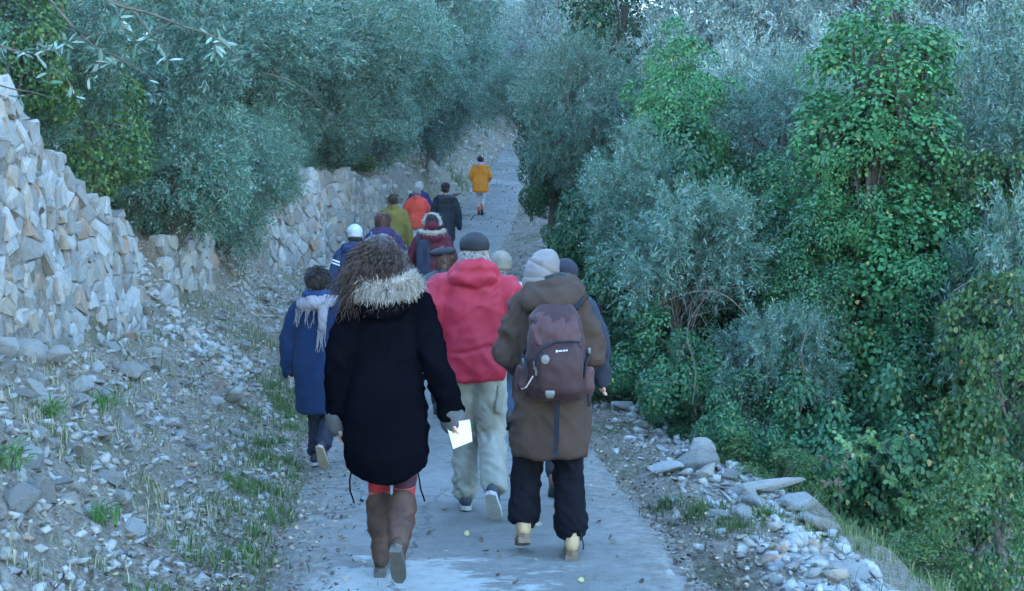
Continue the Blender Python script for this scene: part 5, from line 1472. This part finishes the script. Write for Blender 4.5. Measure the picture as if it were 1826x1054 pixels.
# 16: yellow coat far ahead
def scarf16(root, P, co):
    b = Blob(); b.limb([(-.07, -.03, 1.475), (0, -.075, 1.48), (.07, -.03, 1.475)], [.045] * 3); b.build('neck_scarf', fab('lilac_scarf', (.40, .33, .55), var=.5, scale=40), root, .014, 2, folds(.008, 20, 20))
    b = Blob(); b.limb([(-.16, -.03, 1.43), (-.09, -.12, 1.37), (0, -.15, 1.33), (.09, -.12, 1.37), (.16, -.03, 1.43)], [.032] * 5); b.ell((0, -.11, 1.38), (.13, .06, .07)); b.build('hood', bpy.data.materials[co.data.materials[0].name], root, .014, 3, folds(.006, 12, 12))
    for k in 'LR':
        a = Vector(P['an' + k]); b = Blob(); b.limb([a + Vector((0, 0, .03)), a + Vector((0, 0, .12))], [.047, .05]); b.build('sock', fab('orange_sock', (.55, .12, .05)), root, .014, 1)
walker(857, 28.6, 1.65, 'person in a yellow hooded coat walking alone far up the lane', (.62, .20, .012), .66, .235, trousc=(.42, .40, .42), shoec=(.06, .045, .04), hair=DARKH, arms='pocket', extra=scarf16, narrow=True, chest=.215, waist=.225, dep=.16, step=1, name='coat')

# bags
def bag(name, root, off, mat, sm, label, size=(.14, .08, .3)):
    W = root.matrix_basis
    bk = empty(name, W @ Vector(off)); bk.scale = root.scale
    sx, sy, sz = size
    b = Blob(); b.loft([(0, sx * .8, sy * .7, 0, -sy), (sz * .1, sx, sy, 0, -sy), (sz * .6, sx * .95, sy, 0, -sy), (sz * .9, sx * .75, sy * .7, 0, -sy * .9), (sz, sx * .5, sy * .4, 0, -sy * .8)], p=3)
    b.build('bag_body', mat, bk, .014, 3, folds(.006, 10, 10))
    for s in (-1, 1):
        strap('strap', sm, bk, [(s * sx * .75, -sy * 1.0, sz * .5), (s * sx * .72, -sy * .4, sz * 1.0), (s * sx * .75, .06, sz * 1.2), (s * sx * .8, .16, sz * 1.1), (s * sx * .9, .17, sz * .6)], .05, .02)
    strap('front_strap', sm, bk, [(sx * .35, -sy * 1.5, sz * .98), (sx * .4, -sy * 2.08, sz * .75), (sx * .3, -sy * 2.1, sz * .3)], .05, .014)
    return tag(bk, label, 'rucksack' if name == 'rucksack' else 'bag', 'bags carried by the walkers')
bag('rucksack', w10, (-.02, -.12, 1.02), fab('slate_nylon', (.05, .075, .11)), fab('cyan_webbing', (.03, .32, .55)), 'slate rucksack with bright cyan straps on the purple jacket', (.13, .07, .36))
bag('shoulder_bag', w15, (-.11, -.13, .84), fab('navy_canvas', (.022, .028, .05)), fab('navy_strap', (.018, .02, .035)), 'dark navy bag hanging down the back of the burgundy jacket', (.10, .06, .5))

# ---------------------------------------------------------------- ground cover
def litter(n, sampler, seed, label, size=(.012, .034)):
    rg = np.random.default_rng(seed)
    x, y = sampler(rg, n); n = len(x)
    on = (x > XL(y)) & (x < XR(y))
    z = np.where(on, ZP(y) + .003, ground_z(x, y) + .012) + rg.random(n) * .006
    tv = np.array([(-.5, -.28, .05), (0, -.42, -.02), (.5, -.1, .12), (.42, .25, .04), (0, .4, -.03), (-.48, .2, .1)])
    tf = np.array([(0, 1, 4, 5), (1, 2, 3, 4)])
    s = rg.uniform(size[0], size[1], n)
    v, f = scatter(tv, tf, rot_random(n, rg, .35), np.stack([x, y, z], -1), s)
    o = link('leaf_litter', np_mesh('leaf_litter', v, f, np.repeat(rg.random(n) ** 1.1, 2)), mat=M['litter'])
    tag(o, label, 'fallen leaves', kind='stuff')
litter(6500, lambda rg, n: ((lambda y: (XL(y) + rg.normal(-.12, .28, n), y))(3.5 + 18 * rg.random(n) ** 1.4)), 1, 'brown fallen leaves along the foot of the bank')
litter(5200, lambda rg, n: ((lambda y: (XR(y) + np.abs(rg.normal(.1, .38, n)) - .1, y))(3.8 + 18 * rg.random(n) ** 1.4)), 2, 'brown and yellow fallen leaves along the verge by the drop')
litter(520, lambda rg, n: ((lambda y: (XL(y) + (XR(y) - XL(y)) * rg.random(n), y))(3.8 + 18 * rg.random(n) ** 1.2)), 3, 'few dark dead leaves scattered over the concrete', (.015, .04))
litter(2500, lambda rg, n: ((lambda y: (XL(y) - rg.uniform(.1, 1.6, n), y))(3.5 + 16 * rg.random(n) ** 1.3)), 4, 'dead leaves caught among the scree')

def blades(n, sampler, seed, label, h=(.05, .16), w=.006, lean=1.0, name='grass'):
    rg = np.random.default_rng(seed)
    x, y, c = sampler(rg, n); n = len(x)
    z = ground_z(x, y) - .01
    tv = np.array([(-.5, 0, 0), (.5, 0, 0), (.36, .12, .55), (-.36, .12, .55), (.05, .42, 1.0), (-.05, .42, 1.0)])
    tf = np.array([(0, 1, 2, 3), (3, 2, 4, 5)])
    H = rg.uniform(h[0], h[1], n) * rg.uniform(.6, 1.2, n)
    yaw = rg.uniform(0, 6.283, n); ca, sa = np.cos(yaw), np.sin(yaw); ln = rg.uniform(.3, 1.6, n) * lean
    X = tv[None, :, 0] * w * rg.uniform(.6, 1.5, n)[:, None]; Y = tv[None, :, 1] * (H * ln)[:, None]; Z = tv[None, :, 2] * H[:, None]
    v = np.stack([X * ca[:, None] - Y * sa[:, None] + x[:, None], X * sa[:, None] + Y * ca[:, None] + y[:, None], Z + z[:, None]], -1).reshape(-1, 3)
    f = (tf[None] + (np.arange(n) * 6)[:, None, None]).reshape(-1, 4)
    o = link(name, np_mesh(name, v, f, np.repeat(np.clip(c, 0, 1), 2)), mat=M['grass'])
    tag(o, label, 'grass', kind='stuff')
def tufts(centres, spread, tone):
    def f(rg, n):
        k = rg.integers(0, len(centres), n); c = np.array(centres)[k]
        r_ = np.abs(rg.normal(0, 1, n)) * spread * c[:, 2]; a = rg.uniform(0, 6.283, n)
        t_ = rg.random(n) * tone if tone > 0 else .6 + .4 * rg.random(n)
        return c[:, 0] + r_ * np.cos(a), c[:, 1] + r_ * np.sin(a), t_
    return f
grg = np.random.default_rng(3)
def lc(y0, y1, l0, l1, n): 
    y = grg.uniform(y0, y1, n); return [(float(XL(a)) - float(l), float(a), float(s)) for a, l, s in zip(y, grg.uniform(l0, l1, n), grg.uniform(.5, 1.4, n))]
blades(5200, tufts(lc(4.2, 13, .0, .45, 46), .13, .62), 1, 'green grass growing along the foot of the bank', (.04, .12))
blades(9000, tufts(lc(3.6, 16, .1, 1.7, 150), .16, 1.5), 2, 'dry grass tufts dotted over the scree bank', (.03, .11), .005)
def rc(y0, y1, a, b_, n):
    y = grg.uniform(y0, y1, n); return [(float(XE(q)) + float(l), float(q), float(s)) for q, l, s in zip(y, grg.uniform(a, b_, n), grg.uniform(.5, 1.4, n))]
blades(5500, tufts(rc(4.3, 14, -.1, .9, 80), .15, .8), 3, 'long grass hanging over the brink of the drop', (.03, .12), .005, 1.4)
blades(1500, tufts([(1.1, 6.0, 1), (1.25, 5.6, 1.2), (1.0, 6.4, .8), (1.5, 5.9, 1)], .12, .7), 4, 'grass patch between the stones of the verge', (.03, .09))
blades(3600, tufts([(float(XL(a)) - float(l), float(a), 1.5) for a, l in zip(grg.uniform(24, 46, 70), grg.uniform(.2, 6, 70))], .4, 1.2), 5, 'dry grass on the far bank', (.15, .45), .02)

litter(1500, lambda rg, n: ((lambda y: (XL(y) + (XR(y) - XL(y)) * rg.random(n), y))(rg.uniform(26, 54, n))), 7, 'leaves and grit lying on the far end of the lane', (.02, .055))
blades(13000, tufts(lc(3.5, 20, .1, 1.75, 260), .2, -1), 8, 'dead straw lying flat over the soil of the bank', (.012, .035), .004, 4.5)
# rosette plants on the bank, each leaf its own part
leafm = bpy.data.meshes.new('leaf')
leafm.from_pydata([(-.012, 0, 0), (.012, 0, 0), (.03, .5, .28), (-.03, .5, .28), (.024, .85, .22), (-.024, .85, .22), (.002, 1, .14), (-.002, 1, .14), (0, .5, .25), (0, .85, .19)], [], [(0, 1, 2, 8), (0, 8, 3), (8, 2, 4, 9), (3, 8, 9, 5), (9, 4, 6, 7), (5, 9, 7)])
leafm.update()
at_ = leafm.attributes.new('rnd', 'FLOAT', 'FACE'); at_.data.foreach_set('value', np.full(6, .75, np.float32)); leafm.materials.append(M['green'])
rr = random.Random(6)
for (px, py, d, s, lab) in [(182, 742, 6.3, .15, 'bright green leafy weed on the scree under the near wall'), (185, 955, 4.7, .12, 'bright green weed low on the bank near the grass edge'), (18, 965, 4.4, .13, 'green weed at the left border low on the bank'), (95, 815, 5.5, .13, 'dull green weed midway down the bank')]:
    q = pix(px, py, d); root = empty('weed', (q.x, q.y, gz(q.x, q.y) - .01)); tag(root, lab, 'weed', 'weeds on the bank')
    for i in range(46):
        o = link('leaf', leafm, root); t = rr.random()
        o.scale = (s * rr.uniform(.9, 1.5), s * rr.uniform(.6, 1.1), s * rr.uniform(.5, 1.6)); o.rotation_euler = (rr.uniform(.0, 1.0), 0, rr.uniform(0, 6.28)); o.location = (rr.gauss(0, s * .3), rr.gauss(0, s * .3), rr.uniform(0, s * .35))

# ---------------------------------------------------------------- foreground branches with leaves one can pick out
def big_leaf_mesh(L, W, tone, mat):
    me = bpy.data.meshes.new('leaf')
    V = [(0, 0, 0), (W * .5, .35, .03), (W * .45, .7, .0), (0, 1, -.06), (-W * .45, .7, .0), (-W * .5, .35, .03), (0, .35, -.02), (0, .7, -.05)]
    me.from_pydata([(x * L, y * L, z * L) for x, y, z in V], [], [(0, 1, 6), (0, 6, 5), (6, 1, 2, 7), (5, 6, 7, 4), (7, 2, 3), (4, 7, 3)])
    a = me.attributes.new('rnd', 'FLOAT', 'FACE'); a.data.foreach_set('value', np.full(6, tone, np.float32))
    me.update(); me.materials.append(M[mat]); return me
OLV = [big_leaf_mesh(1, .26, t, 'olive') for t in (.3, .55, .8, .92)]
def leafy_branch(name, label, pts, r0, leaves, Lf, seed, group, meshes=OLV, start=.4, spread=.9, side_twigs=0, cat='branch'):
    rr = random.Random(seed)
    root = empty(name, pts[0]); tag(root, label, cat, group)
    P = [Vector(p) - Vector(pts[0]) for p in pts]
    # smooth curve
    C = []
    for i in range(len(P) - 1):
        p0, p1, p2, p3 = P[max(i - 1, 0)], P[i], P[i + 1], P[min(i + 2, len(P) - 1)]
        for k in range(5):
            t = k / 5
            C.append(.5 * ((2 * p1) + (p2 - p0) * t + (2 * p0 - 5 * p1 + 4 * p2 - p3) * t * t + (3 * p1 - p0 - 3 * p2 + p3) * t ** 3))
    C.append(P[-1])
    V, F = [], []
    tube(V, F, C, [r0 * (1 - .75 * i / len(C)) for i in range(len(C))], 6)
    tw = [C]
    for q in range(side_twigs):
        i = rr.randrange(int(len(C) * .2), len(C) - 1); b = C[i]
        d = (Vector((rr.gauss(0, 1), rr.gauss(0, 1), rr.gauss(-.1, .9)))).normalized() * rr.uniform(.08, .22) * (1 + 14 * r0 if leaves == 0 else 1) * (2.2 if leaves == 0 else 1)
        T_ = [b, b + d * .5 + Vector((0, 0, .01)), b + d]
        tube(V, F, T_, [r0 * .4, r0 * .3, r0 * .15], 5); tw.append([b.lerp(b + d, t / 6) for t in range(7)])
    me = bpy.data.meshes.new('twig'); me.from_pydata(V, [], F); me.polygons.foreach_set('use_smooth', np.ones(len(me.polygons), dtype=bool)); me.update(); link('twig', me, root, M['bark'])
    for k in range(leaves):
        T_ = tw[0] if (len(tw) == 1 or rr.random() < .45) else tw[1 + rr.randrange(len(tw) - 1)]
        t = rr.uniform(start if T_ is C else .3, 1.0); i = min(int(t * (len(T_) - 1)), len(T_) - 2)
        b = T_[i].lerp(T_[i + 1], rr.random()); ax = (T_[i + 1] - T_[i]).normalized()
        d = (ax * rr.uniform(.2, .9) + Vector((rr.gauss(0, spread), rr.gauss(0, spread), rr.gauss(0, spread)))).normalized()
        o = link('leaf', rr.choice(meshes), root); o.location = b
        o.rotation_mode = 'QUATERNION'; o.rotation_quaternion = d.to_track_quat('Y', 'Z') @ Euler((0, rr.uniform(-1.2, 1.2), 0)).to_quaternion()
        s = Lf * rr.uniform(.7, 1.25); o.scale = (s, s, s)
FG = 'olive branches hanging into the upper left of the picture'
def px_pts(L): return [pix(*p) for p in L]
leafy_branch('olive_branch', 'long thin olive branch arching across the upper left, leafy at its tip', px_pts([(120, -40, 3.4), (200, 5, 3.45), (270, 25, 3.5), (330, 48, 3.5), (385, 68, 3.5), (430, 105, 3.5)]), .006, 46, .052, 1, FG, start=.72, side_twigs=4)
leafy_branch('olive_branch', 'steeper olive branch with dead and green leaves below the long arching one', px_pts([(60, -40, 3.6), (110, 25, 3.6), (165, 80, 3.6), (225, 110, 3.6), (285, 150, 3.6)]), .006, 44, .05, 2, FG, start=.45, side_twigs=6)
leafy_branch('olive_branch', 'short olive twig with upright leaves between the two hanging branches', px_pts([(235, 10, 3.7), (262, 55, 3.7), (290, 85, 3.7), (300, 108, 3.7)]), .004, 26, .048, 3, FG, start=.3, side_twigs=3)
leafy_branch('olive_branch', 'bare pale twig poking in from the left border over the wall top', px_pts([(-40, 140, 3.9), (20, 158, 3.9), (60, 165, 3.9), (105, 178, 3.9)]), .004, 6, .045, 4, FG, start=.7, side_twigs=1)
leafy_branch('olive_branch', 'small olive twig with two broad leaves before the bright green shrub', px_pts([(95, 120, 3.8), (118, 140, 3.8), (130, 160, 3.8), (138, 178, 3.8)]), .003, 7, .055, 5, FG, start=.5)
leafy_branch('olive_branch', 'grey leafy olive branch at the left border above the wall', px_pts([(-40, 60, 4.0), (10, 85, 4.0), (60, 95, 4.0), (110, 85, 4.0)]), .005, 60, .05, 6, FG, start=.2, side_twigs=8)

# bramble by the drop: leaves of three leaflets
def bramble_leaf(tone, mat='green'):
    V, F = [], []
    for a, L in ((0, 1.0), (1.15, .85), (-1.15, .85)):
        c, s = math.cos(a), math.sin(a); k = len(V)
        for x, y, z in ((0, .12, 0), (.26, .4, .06), (.24, .72, .02), (0, 1, -.08), (-.24, .72, .02), (-.26, .4, .06), (0, .55, -.03)):
            x, y = x * L, y * L; V.append((x * c + y * s, -x * s + y * c, z))
        F += [(k, k + 1, k + 6), (k + 1, k + 2, k + 6), (k + 2, k + 3, k + 6), (k + 3, k + 4, k + 6), (k + 4, k + 5, k + 6), (k + 5, k, k + 6)]
    me = bpy.data.meshes.new('leaf'); me.from_pydata(V, [], F)
    a = me.attributes.new('rnd', 'FLOAT', 'FACE'); a.data.foreach_set('value', np.full(len(F), tone, np.float32)); me.update(); me.materials.append(M[mat]); return me
BRG = [bramble_leaf(t) for t in (.55, .7, .85)]; BRO = [bramble_leaf(t, 'litter') for t in (.6, .75)]
BG = 'brambles over the drop'
leafy_branch('bramble', 'arching bramble cane with pale three part leaves over the drop', px_pts([(1640, 960, 6.3), (1625, 900, 6.3), (1590, 860, 6.2), (1545, 815, 6.2), (1500, 780, 6.2)]), .005, 44, .055, 7, BG, BRG, .15, 1.0, 7, 'bramble')
leafy_branch('bramble', 'bramble cane with rusty leaves beside the pale leaved one', px_pts([(1500, 910, 6.7), (1495, 870, 6.6), (1500, 835, 6.6), (1520, 810, 6.6)]), .004, 26, .05, 8, BG, BRO + BRG[:1], .2, 1.0, 5, 'bramble')
leafy_branch('bramble', 'bramble cane rising behind the pale leaved one towards the ivy', px_pts([(1660, 900, 6.9), (1620, 840, 6.9), (1570, 795, 6.9), (1530, 780, 6.9)]), .004, 30, .055, 9, BG, BRG, .1, 1.0, 6, 'bramble')
leafy_branch('olive_branch', 'pale bare branch reaching in from the right border above the weeds', px_pts([(1870, 945, 5.9), (1800, 922, 5.9), (1740, 905, 5.9), (1700, 890, 5.9), (1683, 875, 5.9)]), .006, 22, .06, 10, None, OLV[2:], .3, .8, 3)

DG = 'bare branches among the thicket'
for k, (pts, r0, tw, lab) in enumerate([
        ([(1330, 560, 8.3), (1290, 525, 8.2), (1240, 520, 8.1), (1190, 535, 8.0)], .007, 7, 'thin bare branch reaching across the silver olive spray'),
        ([(1235, 720, 8.6), (1240, 660, 8.6), (1225, 600, 8.6), (1235, 560, 8.6)], .008, 6, 'upright dead stem below the silver olive spray'),
        ([(1420, 760, 8.0), (1435, 690, 8.0), (1430, 620, 8.0), (1450, 570, 8.1)], .008, 6, 'dead stem at the dark hollow beside the smothered tree'),
        ([(1700, 520, 7.9), (1745, 500, 7.8), (1800, 530, 7.7), (1850, 560, 7.6)], .01, 6, 'bare twig crossing the pale olive bush at the border'),
        ([(470, 130, 12.6), (530, 150, 12.8), (580, 195, 13.2), (605, 240, 13.6)], .008, 6, 'pale bare branch hanging in front of the terrace olives')]):
    leafy_branch('dead_branch', lab, px_pts(pts), r0, 0, .05, 30 + k, DG, side_twigs=tw)

# white pipe lying on the hillside above the bend
p0, p1 = pix(913, 72, 44.0), pix(938, 82, 44.0)
b = Blob(); b.cone(p0 - p0, p1 - p0, .09, .09, 14); b.cone((p1 - p0) * .8, (p1 - p0) * 1.05, .11, .11, 14); b.cone((p1 - p0) * -.03, (p1 - p0) * .1, .11, .11, 14)
o = b.build('pipe', plain('white_plastic', (.7, .7, .7), .4, var=.05), None, raw=True); o.location = p0
tag(o, 'short white pipe high on the slope above the bend', 'pipe')

# ---------------------------------------------------------------- evening air between the slopes
def haze():
    x0, x1, y0, y1, z0, z1 = -75, 105, -14.6, 150.6, -14, 75
    me = bpy.data.meshes.new('haze')
    me.from_pydata([(x, y, z) for z in (z0, z1) for x, y in ((x0, y0), (x1, y0), (x1, y1), (x0, y1))], [], [(3, 2, 1, 0), (4, 5, 6, 7), (0, 1, 5, 4), (1, 2, 6, 5), (2, 3, 7, 6), (3, 0, 4, 7)])
    me.update()
    m = bpy.data.materials.new('thin_haze'); m.use_nodes = True
    n, l = m.node_tree.nodes, m.node_tree.links
    n.remove(n['Principled BSDF'])
    v = n.new('ShaderNodeVolumePrincipled'); v.inputs['Color'].default_value = (.9, .95, 1, 1); v.inputs['Density'].default_value = HAZE
    l.new(v.outputs['Volume'], n['Material Output'].inputs['Volume'])
    o = link('haze', me, None, m); tag(o, 'thin bluish evening haze filling the valley', 'haze', kind='stuff')
HAZE = 0.0005
haze()
